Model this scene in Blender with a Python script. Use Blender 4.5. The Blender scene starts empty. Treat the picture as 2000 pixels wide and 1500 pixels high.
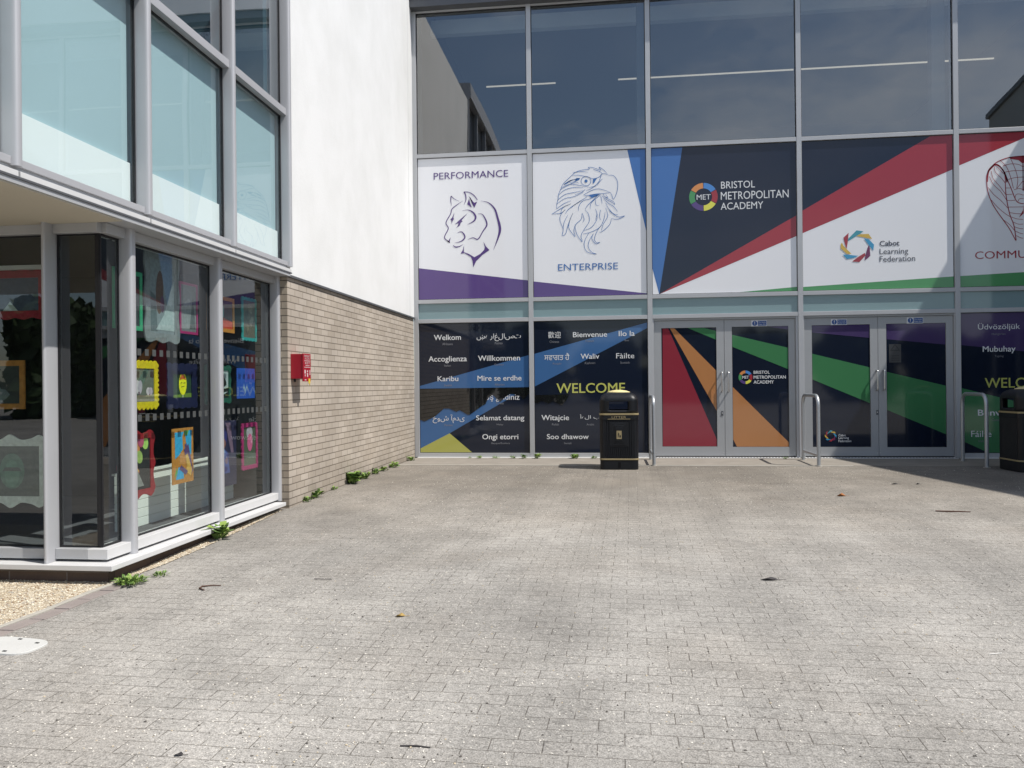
import bpy, bmesh, math, random
from mathutils import Vector, Matrix
R = math.radians
random.seed(7)
SC = bpy.context.scene
COL = SC.collection

# ------------------------------------------------------------------ camera, sky, sun, exposure
cam_d = bpy.data.cameras.new("camera")
cam = bpy.data.objects.new("camera", cam_d)
COL.objects.link(cam)
right = Vector((0.99263128, 0.1207576, -0.01003677))
up = Vector((0.0100759986, 0.000285804785, 0.999949195))
fwd = Vector((-0.120754336, 0.992681983, 0.000933054665))
m = Matrix((right, up, -fwd)).transposed().to_4x4()
m.translation = Vector((3.3293, -13.5259, 1.2661))
cam.matrix_world = m
cam_d.sensor_width = 36.0
cam_d.lens = 36.0 * 1539.83 / 2000.0
cam_d.clip_start = 0.05
cam_d.clip_end = 1500
SC.camera = cam

TO_SUN = Vector((1.0, -0.35, 1.62)).normalized()
world = bpy.data.worlds.new("World")
SC.world = world
world.use_nodes = True
wn, wl = world.node_tree.nodes, world.node_tree.links
bg = wn["Background"]
sky = wn.new("ShaderNodeTexSky")
sky.sky_type = 'NISHITA'
sky.sun_disc = False
sky.sun_elevation = math.asin(TO_SUN.z)
sky.sun_rotation = math.atan2(TO_SUN.x, TO_SUN.y)
sky.air_density = 1.0
sky.dust_density = 0.8
# thin broken cloud over the blue
wtc = wn.new("ShaderNodeTexCoord")
wmap = wn.new("ShaderNodeMapping")
wmap.inputs["Scale"].default_value = (1.0, 1.0, 2.4)
wnz = wn.new("ShaderNodeTexNoise")
wnz.inputs["Scale"].default_value = 2.6
wnz.inputs["Detail"].default_value = 7
wnz.inputs["Roughness"].default_value = 0.58
wrp = wn.new("ShaderNodeValToRGB")
wrp.color_ramp.elements[0].position = 0.46
wrp.color_ramp.elements[1].position = 0.78
wmx = wn.new("ShaderNodeMix")
wmx.data_type = 'RGBA'
wmx.inputs[7].default_value = (7.0, 7.4, 8.0, 1)
wl.new(wtc.outputs["Generated"], wmap.inputs[0])
wl.new(wmap.outputs[0], wnz.inputs["Vector"])
wl.new(wnz.outputs["Fac"], wrp.inputs[0])
wl.new(wrp.outputs[0], wmx.inputs[0])
wl.new(sky.outputs[0], wmx.inputs[6])
wl.new(wmx.outputs[2], bg.inputs[0])
bg.inputs[1].default_value = 0.10

sun_d = bpy.data.lights.new("sun", 'SUN')
sun_d.energy = 4.2
sun_d.angle = R(0.53)
sun_d.color = (1.0, 0.955, 0.89)
sun = bpy.data.objects.new("sun", sun_d)
COL.objects.link(sun)
sun.rotation_euler = TO_SUN.to_track_quat('Z', 'Y').to_euler()
sun.location = (20, -7, 32)

SC.view_settings.view_transform = 'Standard'
SC.view_settings.look = 'None'
SC.view_settings.exposure = 0.35
SC.view_settings.gamma = 1.0
SC.view_settings.use_curve_mapping = False
SC.cycles.max_bounces = 10
SC.cycles.transparent_max_bounces = 16
SC.cycles.caustics_reflective = False
SC.cycles.caustics_refractive = False
SC.cycles.sample_clamp_indirect = 6.0

# ------------------------------------------------------------------ materials
MATS = {}
def base_mat(name, col, rough=0.5, metal=0.0, spec=0.5, var=0.05, vscale=6.0, coat=0.0, bump=0.0, bscale=60.0, rvar=0.0):
    """Principled surface whose colour, gloss and relief are broken up by noise."""
    if name in MATS: return MATS[name]
    ma = bpy.data.materials.new(name); ma.use_nodes = True
    n, l = ma.node_tree.nodes, ma.node_tree.links
    b = n["Principled BSDF"]
    b.inputs["Metallic"].default_value = metal
    b.inputs["Roughness"].default_value = rough
    b.inputs["Specular IOR Level"].default_value = spec
    if coat: b.inputs["Coat Weight"].default_value = coat; b.inputs["Coat Roughness"].default_value = 0.03
    tc = n.new("ShaderNodeTexCoord")
    nz = n.new("ShaderNodeTexNoise"); nz.inputs["Scale"].default_value = vscale; nz.inputs["Detail"].default_value = 5
    l.new(tc.outputs["Object"], nz.inputs["Vector"])
    mx = n.new("ShaderNodeMix"); mx.data_type = 'RGBA'
    mx.inputs[6].default_value = tuple(max(0, c * (1 - var)) for c in col) + (1,)
    mx.inputs[7].default_value = tuple(min(1, c * (1 + var)) for c in col) + (1,)
    l.new(nz.outputs["Fac"], mx.inputs[0]); l.new(mx.outputs[2], b.inputs["Base Color"])
    if rvar:
        mr = n.new("ShaderNodeMapRange"); mr.inputs[3].default_value = rough - rvar; mr.inputs[4].default_value = rough + rvar
        l.new(nz.outputs["Fac"], mr.inputs[0]); l.new(mr.outputs[0], b.inputs["Roughness"])
    if bump:
        n2 = n.new("ShaderNodeTexNoise"); n2.inputs["Scale"].default_value = bscale; n2.inputs["Detail"].default_value = 4
        l.new(tc.outputs["Object"], n2.inputs["Vector"])
        bp = n.new("ShaderNodeBump"); bp.inputs["Strength"].default_value = bump; bp.inputs["Distance"].default_value = 0.01
        l.new(n2.outputs["Fac"], bp.inputs["Height"]); l.new(bp.outputs[0], b.inputs["Normal"])
    MATS[name] = ma
    return ma

def glass_mat(name, tint, refl=0.05, gain=1.3, wob=0.0):
    """Architectural glazing: transparent tint under a Fresnel reflection."""
    if name in MATS: return MATS[name]
    ma = bpy.data.materials.new(name); ma.use_nodes = True
    n, l = ma.node_tree.nodes, ma.node_tree.links
    n.remove(n["Principled BSDF"]); out = n["Material Output"]
    tr = n.new("ShaderNodeBsdfTransparent"); tr.inputs[0].default_value = tint + (1,)
    gl = n.new("ShaderNodeBsdfGlossy"); gl.inputs["Roughness"].default_value = 0.0; gl.inputs[0].default_value = (0.99, 0.985, 0.97, 1) if refl > .1 else (0.95, 0.98, 1, 1)
    fr = n.new("ShaderNodeFresnel"); fr.inputs[0].default_value = 1.5
    ml = n.new("ShaderNodeMath"); ml.operation = 'MULTIPLY_ADD'; ml.inputs[1].default_value = gain; ml.inputs[2].default_value = refl; ml.use_clamp = True
    ms = n.new("ShaderNodeMixShader")
    ge = n.new("ShaderNodeNewGeometry"); iv = n.new("ShaderNodeMath"); iv.operation = 'SUBTRACT'; iv.inputs[0].default_value = 1.0
    front = n.new("ShaderNodeMath"); front.operation = 'MULTIPLY'      # only the face towards the viewer reflects; leaving the pane is clear
    l.new(ge.outputs["Backfacing"], iv.inputs[1]); l.new(ml.outputs[0], front.inputs[0]); l.new(iv.outputs[0], front.inputs[1])
    l.new(fr.outputs[0], ml.inputs[0]); l.new(front.outputs[0], ms.inputs[0]); l.new(tr.outputs[0], ms.inputs[1]); l.new(gl.outputs[0], ms.inputs[2])
    l.new(ms.outputs[0], out.inputs[0])
    if wob:
        tc = n.new("ShaderNodeTexCoord"); nz = n.new("ShaderNodeTexNoise"); nz.inputs["Scale"].default_value = 0.9; nz.inputs["Detail"].default_value = 1
        bp = n.new("ShaderNodeBump"); bp.inputs["Strength"].default_value = wob; bp.inputs["Distance"].default_value = 0.05
        l.new(tc.outputs["Object"], nz.inputs[0]); l.new(nz.outputs["Fac"], bp.inputs["Height"]); l.new(bp.outputs[0], gl.inputs["Normal"])
    MATS[name] = ma
    return ma

def brick_mat(name, axis, c1, c2, mortar, bw=0.225, bh=0.075, ms=0.010, bump=0.5):
    """Stretcher-bond brickwork; axis 'y' for walls facing X, 'x' for walls facing Y."""
    ma = bpy.data.materials.new(name); ma.use_nodes = True
    n, l = ma.node_tree.nodes, ma.node_tree.links; b = n["Principled BSDF"]
    tc = n.new("ShaderNodeTexCoord"); sp = n.new("ShaderNodeSeparateXYZ"); cb = n.new("ShaderNodeCombineXYZ")
    l.new(tc.outputs["Object"], sp.inputs[0])
    l.new(sp.outputs[1 if axis == 'y' else 0], cb.inputs[0]); l.new(sp.outputs[2], cb.inputs[1])
    br = n.new("ShaderNodeTexBrick"); br.offset = 0.5
    br.inputs["Scale"].default_value = 1.0; br.inputs["Brick Width"].default_value = bw; br.inputs["Row Height"].default_value = bh
    br.inputs["Mortar Size"].default_value = ms * 0.5; br.inputs["Mortar Smooth"].default_value = 0.15; br.inputs["Bias"].default_value = 0.0
    br.inputs["Color1"].default_value = c1 + (1,); br.inputs["Color2"].default_value = c2 + (1,); br.inputs["Mortar"].default_value = mortar + (1,)
    l.new(cb.outputs[0], br.inputs["Vector"])
    # weathered dark bed joints; the upright joints stay close to the brick
    bj = n.new("ShaderNodeMath"); bj.operation = 'DIVIDE'; bj.inputs[1].default_value = bh; l.new(sp.outputs[2], bj.inputs[0])
    bf = n.new("ShaderNodeMath"); bf.operation = 'PINGPONG'; bf.inputs[1].default_value = 0.5; l.new(bj.outputs[0], bf.inputs[0])
    bm_ = n.new("ShaderNodeMapRange"); bm_.inputs[1].default_value = 0.05; bm_.inputs[2].default_value = 0.085; bm_.inputs[3].default_value = 1.0; bm_.inputs[4].default_value = 0.0
    l.new(bf.outputs[0], bm_.inputs[0])
    jm = n.new("ShaderNodeMix"); jm.data_type = 'RGBA'; jm.inputs[7].default_value = tuple(c*.74 for c in mortar) + (1,)
    l.new(bm_.outputs[0], jm.inputs[0]); l.new(br.outputs["Color"], jm.inputs[6])
    n1 = n.new("ShaderNodeTexNoise"); n1.inputs["Scale"].default_value = 1.3; n1.inputs["Detail"].default_value = 6; l.new(tc.outputs["Object"], n1.inputs[0])
    n2 = n.new("ShaderNodeTexNoise"); n2.inputs["Scale"].default_value = 90; n2.inputs["Detail"].default_value = 3; l.new(tc.outputs["Object"], n2.inputs[0])
    a1 = n.new("ShaderNodeMapRange"); a1.inputs[1].default_value = 0.3; a1.inputs[2].default_value = 0.7; a1.inputs[3].default_value = 0.86; a1.inputs[4].default_value = 1.1
    a2 = n.new("ShaderNodeMapRange"); a2.inputs[3].default_value = 0.86; a2.inputs[4].default_value = 1.14
    l.new(n1.outputs["Fac"], a1.inputs[0]); l.new(n2.outputs["Fac"], a2.inputs[0])
    mu = n.new("ShaderNodeMath"); mu.operation = 'MULTIPLY'; l.new(a1.outputs[0], mu.inputs[0]); l.new(a2.outputs[0], mu.inputs[1])
    zz = n.new("ShaderNodeMath"); zz.operation = 'MULTIPLY_ADD'; zz.inputs[1].default_value = 0.55; l.new(n1.outputs["Fac"], zz.inputs[0]); l.new(sp.outputs[2], zz.inputs[2])
    zd = n.new("ShaderNodeMapRange"); zd.inputs[1].default_value = 0.2; zd.inputs[2].default_value = 0.62; zd.inputs[3].default_value = 0.74; zd.inputs[4].default_value = 1.0; l.new(zz.outputs[0], zd.inputs[0])
    m3 = n.new("ShaderNodeMath"); m3.operation = 'MULTIPLY'; l.new(mu.outputs[0], m3.inputs[0]); l.new(zd.outputs[0], m3.inputs[1]); mu = m3
    vm = n.new("ShaderNodeVectorMath"); vm.operation = 'SCALE'; l.new(jm.outputs[2], vm.inputs[0]); l.new(mu.outputs[0], vm.inputs[3])
    l.new(vm.outputs[0], b.inputs["Base Color"])
    b.inputs["Roughness"].default_value = 0.9; b.inputs["Specular IOR Level"].default_value = 0.2
    iv = n.new("ShaderNodeMath"); iv.operation = 'MULTIPLY_ADD'; iv.inputs[1].default_value = -1.0; l.new(br.outputs["Fac"], iv.inputs[0])
    ad = n.new("ShaderNodeMath"); ad.operation = 'MULTIPLY'; ad.inputs[1].default_value = 0.35; l.new(n2.outputs["Fac"], ad.inputs[0]); l.new(ad.outputs[0], iv.inputs[2])
    bp = n.new("ShaderNodeBump"); bp.inputs["Strength"].default_value = bump; bp.inputs["Distance"].default_value = 0.006
    l.new(iv.outputs[0], bp.inputs["Height"]); l.new(bp.outputs[0], b.inputs["Normal"])
    MATS[name] = ma
    return ma

def paving_mat():
    ma = bpy.data.materials.new("block_paving"); ma.use_nodes = True
    n, l = ma.node_tree.nodes, ma.node_tree.links; b = n["Principled BSDF"]
    tc = n.new("ShaderNodeTexCoord")
    mp = n.new("ShaderNodeMapping"); mp.inputs["Rotation"].default_value = (0, 0, R(1.6)); l.new(tc.outputs["Object"], mp.inputs[0])
    # slight irregularity of the laid blocks
    wz = n.new("ShaderNodeTexNoise"); wz.inputs["Scale"].default_value = 0.8; wz.inputs["Detail"].default_value = 3; l.new(tc.outputs["Object"], wz.inputs[0])
    ws = n.new("ShaderNodeVectorMath"); ws.operation = 'SCALE'; ws.inputs[3].default_value = 0.035; l.new(wz.outputs["Color"], ws.inputs[0])
    wa = n.new("ShaderNodeVectorMath"); wa.operation = 'ADD'; l.new(mp.outputs[0], wa.inputs[0]); l.new(ws.outputs[0], wa.inputs[1])
    br = n.new("ShaderNodeTexBrick"); br.offset = 0.5
    br.inputs["Scale"].default_value = 1.0; br.inputs["Brick Width"].default_value = 0.205; br.inputs["Row Height"].default_value = 0.1025
    br.inputs["Mortar Size"].default_value = 0.0027; br.inputs["Mortar Smooth"].default_value = 0.35
    br.inputs["Color1"].default_value = (0.296, 0.283, 0.262, 1); br.inputs["Color2"].default_value = (0.316, 0.302, 0.280, 1); br.inputs["Mortar"].default_value = (0.31, 0.295, 0.27, 1)
    l.new(wa.outputs[0], br.inputs["Vector"])
    # pinkish blocks here and there
    def noise(s, d=5, r=0.55):
        q = n.new("ShaderNodeTexNoise"); q.inputs["Scale"].default_value = s; q.inputs["Detail"].default_value = d; q.inputs["Roughness"].default_value = r
        l.new(tc.outputs["Object"], q.inputs[0]); return q
    def rng(src, a, bb, c, d):
        q = n.new("ShaderNodeMapRange"); q.inputs[1].default_value = a; q.inputs[2].default_value = bb; q.inputs[3].default_value = c; q.inputs[4].default_value = d
        l.new(src, q.inputs[0]); return q.outputs[0]
    def mul(a, c):
        q = n.new("ShaderNodeMath"); q.operation = 'MULTIPLY'; l.new(a, q.inputs[0]); l.new(c, q.inputs[1]); return q.outputs[0]
    big = rng(noise(0.42, 4, 0.6).outputs["Fac"], 0.32, 0.68, 0.82, 1.14)
    mid = rng(noise(2.3, 6, 0.65).outputs["Fac"], 0.3, 0.7, 0.86, 1.13)
    fine = rng(noise(150, 2, 0.7).outputs["Fac"], 0.25, 0.75, 0.46, 1.54)
    # traffic film and moss: dark where people never walk, against the buildings
    sp = n.new("ShaderNodeSeparateXYZ"); l.new(tc.outputs["Object"], sp.inputs[0])
    wob = n.new("ShaderNodeMath"); wob.operation = 'MULTIPLY_ADD'; wob.inputs[1].default_value = 2.6
    l.new(noise(0.7, 4).outputs["Fac"], wob.inputs[0]); l.new(sp.outputs[1], wob.inputs[2])
    dirt = rng(wob.outputs[0], -6.6, -1.4, 1.03, 0.63)
    # long streaks of lighter and darker tone running towards the doors
    tm = n.new("ShaderNodeMapping"); tm.inputs["Scale"].default_value = (1.0, 0.13, 1.0); tm.inputs["Rotation"].default_value = (0, 0, R(-8)); l.new(tc.outputs["Object"], tm.inputs[0])
    tk = n.new("ShaderNodeTexNoise"); tk.inputs["Scale"].default_value = 1.5; tk.inputs["Detail"].default_value = 5; tk.inputs["Roughness"].default_value = 0.6; l.new(tm.outputs[0], tk.inputs[0])
    # trodden gum and drips
    gv = n.new("ShaderNodeTexVoronoi"); gv.inputs["Scale"].default_value = 2.2; l.new(tc.outputs["Object"], gv.inputs["Vector"])
    gum = rng(gv.outputs["Distance"], 0.045, 0.075, 0.80, 1.0)
    big = mul(mul(big, gum), rng(tk.outputs["Fac"], 0.34, 0.64, 0.87, 1.08))
    val = mul(mul(big, mid), mul(mul(fine, rng(noise(48, 4, 0.7).outputs["Fac"], 0.3, 0.7, 0.72, 1.28)), dirt))
    # joints: open and dark in places, packed with pale sand in others
    jn = noise(7, 4, 0.7).outputs["Fac"]
    jd = n.new("ShaderNodeMix"); jd.data_type = 'RGBA'; jd.inputs[7].default_value = (0.135, 0.124, 0.11, 1)
    l.new(mul(br.outputs["Fac"], rng(jn, 0.40, 0.52, 0.12, 1.0)), jd.inputs[0]); l.new(br.outputs["Color"], jd.inputs[6])
    jl = n.new("ShaderNodeMix"); jl.data_type = 'RGBA'; jl.inputs[7].default_value = (0.40, 0.38, 0.34, 1)
    l.new(mul(br.outputs["Fac"], rng(jn, 0.30, 0.38, 0.8, 0.0)), jl.inputs[0]); l.new(jd.outputs[2], jl.inputs[6])
    vm = n.new("ShaderNodeVectorMath"); vm.operation = 'SCALE'; l.new(jl.outputs[2], vm.inputs[0]); l.new(val, vm.inputs[3])
    # warm tone patches
    wm = n.new("ShaderNodeMix"); wm.data_type = 'RGBA'; wm.blend_type = 'MULTIPLY'; wm.inputs[7].default_value = (1.0, 0.985, 0.97, 1)
    l.new(rng(noise(1.1, 5).outputs["Fac"], 0.5, 0.7, 0, 1), wm.inputs[0]); l.new(vm.outputs[0], wm.inputs[6])
    bt = n.new("ShaderNodeMix"); bt.data_type = 'RGBA'; bt.blend_type = 'MULTIPLY'; bt.inputs[7].default_value = (1.05, 0.985, 0.90, 1)
    l.new(rng(wob.outputs[0], -6.5, -2.0, 0.1, 0.85), bt.inputs[0]); l.new(wm.outputs[2], bt.inputs[6]); wm = bt
    # pale aggregate grains in the worn concrete
    vo = n.new("ShaderNodeTexVoronoi"); vo.inputs["Scale"].default_value = 95; l.new(tc.outputs["Object"], vo.inputs["Vector"])
    pk = rng(vo.outputs["Distance"], 0.10, 0.16, 1, 0)
    vsep = n.new("ShaderNodeSeparateColor"); l.new(vo.outputs["Color"], vsep.inputs[0])
    gm = mul(pk, rng(vsep.outputs[0], 0.78, 0.82, 0, 1))
    gx = n.new("ShaderNodeMix"); gx.data_type = 'RGBA'; gx.inputs[7].default_value = (0.56, 0.53, 0.48, 1)
    l.new(gm, gx.inputs[0]); l.new(wm.outputs[2], gx.inputs[6])
    l.new(gx.outputs[2], b.inputs["Base Color"])
    b.inputs["Roughness"].default_value = 0.92; b.inputs["Specular IOR Level"].default_value = 0.25
    iv = n.new("ShaderNodeMath"); iv.operation = 'MULTIPLY_ADD'; iv.inputs[1].default_value = -1.0; l.new(br.outputs["Fac"], iv.inputs[0])
    fs = n.new("ShaderNodeMath"); fs.operation = 'MULTIPLY'; fs.inputs[1].default_value = 0.5; l.new(noise(150, 2, 0.7).outputs["Fac"], fs.inputs[0]); l.new(fs.outputs[0], iv.inputs[2])
    bp = n.new("ShaderNodeBump"); bp.inputs["Strength"].default_value = 0.55; bp.inputs["Distance"].default_value = 0.005
    l.new(iv.outputs[0], bp.inputs["Height"]); l.new(bp.outputs[0], b.inputs["Normal"])
    MATS["paving"] = ma
    return ma

def render_mat():
    """White through-coloured render: rain streaks and faint trowel relief."""
    ma = bpy.data.materials.new("white_render"); ma.use_nodes = True
    n, l = ma.node_tree.nodes, ma.node_tree.links; b = n["Principled BSDF"]
    tc = n.new("ShaderNodeTexCoord")
    mp = n.new("ShaderNodeMapping"); mp.inputs["Scale"].default_value = (1, 1.0, 0.8); l.new(tc.outputs["Object"], mp.inputs[0])
    n1 = n.new("ShaderNodeTexNoise"); n1.inputs["Scale"].default_value = 1.4; n1.inputs["Detail"].default_value = 7; n1.inputs["Roughness"].default_value = 0.62; l.new(mp.outputs[0], n1.inputs[0])
    rp = n.new("ShaderNodeValToRGB"); rp.color_ramp.elements[0].position = 0.34; rp.color_ramp.elements[0].color = (0.70, 0.705, 0.70, 1)
    rp.color_ramp.elements[1].position = 0.6; rp.color_ramp.elements[1].color = (0.755, 0.76, 0.76, 1)
    l.new(n1.outputs["Fac"], rp.inputs[0]); l.new(rp.outputs[0], b.inputs["Base Color"])
    b.inputs["Roughness"].default_value = 0.9; b.inputs["Specular IOR Level"].default_value = 0.2
    n2 = n.new("ShaderNodeTexNoise"); n2.inputs["Scale"].default_value = 45; n2.inputs["Detail"].default_value = 5; l.new(tc.outputs["Object"], n2.inputs[0])
    bp = n.new("ShaderNodeBump"); bp.inputs["Strength"].default_value = 0.22; bp.inputs["Distance"].default_value = 0.008
    l.new(n2.outputs["Fac"], bp.inputs["Height"]); l.new(bp.outputs[0], b.inputs["Normal"])
    MATS["render"] = ma
    return ma

def gravel_mat():
    ma = bpy.data.materials.new("pea_gravel"); ma.use_nodes = True
    n, l = ma.node_tree.nodes, ma.node_tree.links; b = n["Principled BSDF"]
    tc = n.new("ShaderNodeTexCoord")
    vo = n.new("ShaderNodeTexVoronoi"); vo.inputs["Scale"].default_value = 85; l.new(tc.outputs["Object"], vo.inputs["Vector"])
    sep = n.new("ShaderNodeSeparateColor"); l.new(vo.outputs["Color"], sep.inputs[0])
    rp = n.new("ShaderNodeValToRGB"); cr = rp.color_ramp
    cr.elements[0].color = (0.33, 0.26, 0.175, 1); cr.elements[1].color = (0.70, 0.64, 0.53, 1)
    e = cr.elements.new(0.5); e.color = (0.54, 0.46, 0.34, 1)
    l.new(sep.outputs[0], rp.inputs[0]); l.new(rp.outputs[0], b.inputs["Base Color"])
    b.inputs["Roughness"].default_value = 0.8
    bp = n.new("ShaderNodeBump"); bp.invert = True; bp.inputs["Strength"].default_value = 0.9; bp.inputs["Distance"].default_value = 0.01
    l.new(vo.outputs["Distance"], bp.inputs["Height"]); l.new(bp.outputs[0], b.inputs["Normal"])
    MATS["gravel"] = ma
    return ma

ALU = base_mat("silver_powder_coat", (0.45, 0.46, 0.475), 0.42, 0.25, 0.5, 0.05, 3.0, rvar=0.06)
FINM = base_mat("silver_fin_coat", (0.43, 0.435, 0.455), 0.42, 0.2, 0.5, 0.05, 2.0, rvar=0.05)
SILLM = base_mat("pale_sill_coat", (0.62, 0.62, 0.62), 0.5, 0.1, 0.5, 0.07, 5.0, rvar=0.08)
DOORM = base_mat("door_grey_coat", (0.37, 0.38, 0.39), 0.42, 0.2, 0.5, 0.04, 3.0, rvar=0.05)
GASKET = base_mat("black_gasket", (0.012, 0.012, 0.014), 0.5, 0, 0.4, 0.1)
DARKSTEEL = base_mat("dark_flashing", (0.11, 0.115, 0.125), 0.5, 0.3, 0.5, 0.08)
STEEL = base_mat("brushed_steel", (0.62, 0.62, 0.62), 0.28, 0.9, 0.5, 0.06, 30)
GALV = base_mat("galvanised_steel", (0.44, 0.46, 0.48), 0.42, 0.65, 0.5, 0.14, 40, bump=0.1, bscale=120)
WHITE_P = base_mat("white_line_paint", (0.72, 0.72, 0.70), 0.6, 0, 0.4, 0.10, 12)
CONC = base_mat("concrete_strip", (0.262, 0.238, 0.207), 0.9, 0, 0.2, 0.22, 3.0, bump=0.3, bscale=90)
CONC_L = base_mat("pale_concrete_edge", (0.40, 0.38, 0.335), 0.9, 0, 0.2, 0.15, 8.0, bump=0.3, bscale=90)
KERBM = base_mat("pink_edging_block", (0.27, 0.235, 0.22), 0.9, 0, 0.2, 0.2, 7.0, bump=0.3, bscale=120)
SOFFIT = base_mat("beige_soffit", (0.50, 0.46, 0.375), 0.85, 0, 0.3, 0.10, 2.0)
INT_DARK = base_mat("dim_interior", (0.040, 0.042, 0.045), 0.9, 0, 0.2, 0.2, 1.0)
INT_MID = base_mat("interior_slate", (0.17, 0.178, 0.18), 0.9, 0, 0.2, 0.12, 0.8)
INT_PALE = base_mat("interior_bulkhead", (0.85, 0.88, 0.90), 0.9, 0, 0.2, 0.08, 1.0)
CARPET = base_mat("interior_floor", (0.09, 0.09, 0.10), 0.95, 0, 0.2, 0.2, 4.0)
SHIPLAP = base_mat("white_painted_board", (0.74, 0.76, 0.73), 0.5, 0, 0.4, 0.04, 5.0)
BLIND = base_mat("teal_blind", (0.36, 0.49, 0.53), 0.75, 0, 0.3, 0.05, 0.9)
BOARDW = base_mat("white_back_board", (0.80, 0.85, 0.85), 0.7, 0, 0.3, 0.03, 0.9)
BRICK_Y = brick_mat("buff_brick_long", 'y', (0.475, 0.42, 0.36), (0.385, 0.333, 0.277), (0.24, 0.205, 0.165))
BRICK_X = brick_mat("buff_brick_return", 'x', (0.40, 0.345, 0.275), (0.33, 0.275, 0.215), (0.17, 0.145, 0.12))
BRICK_D = brick_mat("brown_plinth_block", 'y', (0.165, 0.118, 0.095), (0.13, 0.095, 0.078), (0.10, 0.082, 0.07), 0.44, 0.215, 0.01)
BRICK_DX = brick_mat("brown_plinth_block_front", 'x', (0.165, 0.118, 0.095), (0.13, 0.095, 0.078), (0.24, 0.21, 0.19), 0.44, 0.215, 0.01)
PAVE = paving_mat(); RENDERW = render_mat(); GRAVEL = gravel_mat()
G_UP = glass_mat("clear_facade_glass", (0.82, 0.86, 0.87), 0.13, 2.4, 0.06)
G_LOW = glass_mat("clear_ground_floor_glass", (0.93, 0.965, 0.95), 0.045, 1.15, 0.02)
G_BLIND = glass_mat("clear_spandrel_glass", (0.96, 0.985, 0.985), 0.03, 1.0, 0.03)
G_TORN = base_mat("bare_dark_glass", (0.010, 0.011, 0.012), 0.02, 0, 0.9, 0.1)
GLOSS = dict(rough=0.05, metal=0, spec=0.5, var=0.015, vscale=1.0)
V = {k: base_mat("vinyl_" + k, c, **GLOSS) for k, c in dict(
    white=(0.80, 0.81, 0.84), purple=(0.105, 0.065, 0.215), blue=(0.060, 0.165, 0.42), navy=(0.014, 0.019, 0.038), red=(0.345, 0.040, 0.055),
    green=(0.075, 0.29, 0.11), yellowgreen=(0.50, 0.50, 0.12), orange=(0.45, 0.20, 0.065), w=(0.72, 0.74, 0.76), g=(0.22, 0.23, 0.26),
    wel=(0.52, 0.54, 0.14), navyt=(0.05, 0.055, 0.08), teal=(0.06, 0.30, 0.38), yellow=(0.62, 0.42, 0.08), blue2=(0.05, 0.30, 0.52),
    plum=(0.16, 0.03, 0.10), ringyellow=(0.72, 0.70, 0.10), ringorange=(0.66, 0.27, 0.09), ringblue=(0.08, 0.25, 0.60)).items()}
VD = {k: base_mat("door_vinyl_" + k, c, **GLOSS) for k, c in dict(
    red=(0.25, 0.032, 0.05), orange=(0.44, 0.20, 0.08), green=(0.055, 0.20, 0.085), purple=(0.062, 0.042, 0.125), navy=(0.010, 0.015, 0.030),
    blue=(0.052, 0.135, 0.31), yellowgreen=(0.42, 0.42, 0.11)).items()}
SPANDREL = base_mat("teal_spandrel_glass", (0.20, 0.30, 0.32), 0.04, 0, 0.6, 0.10, 0.8)

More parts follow.
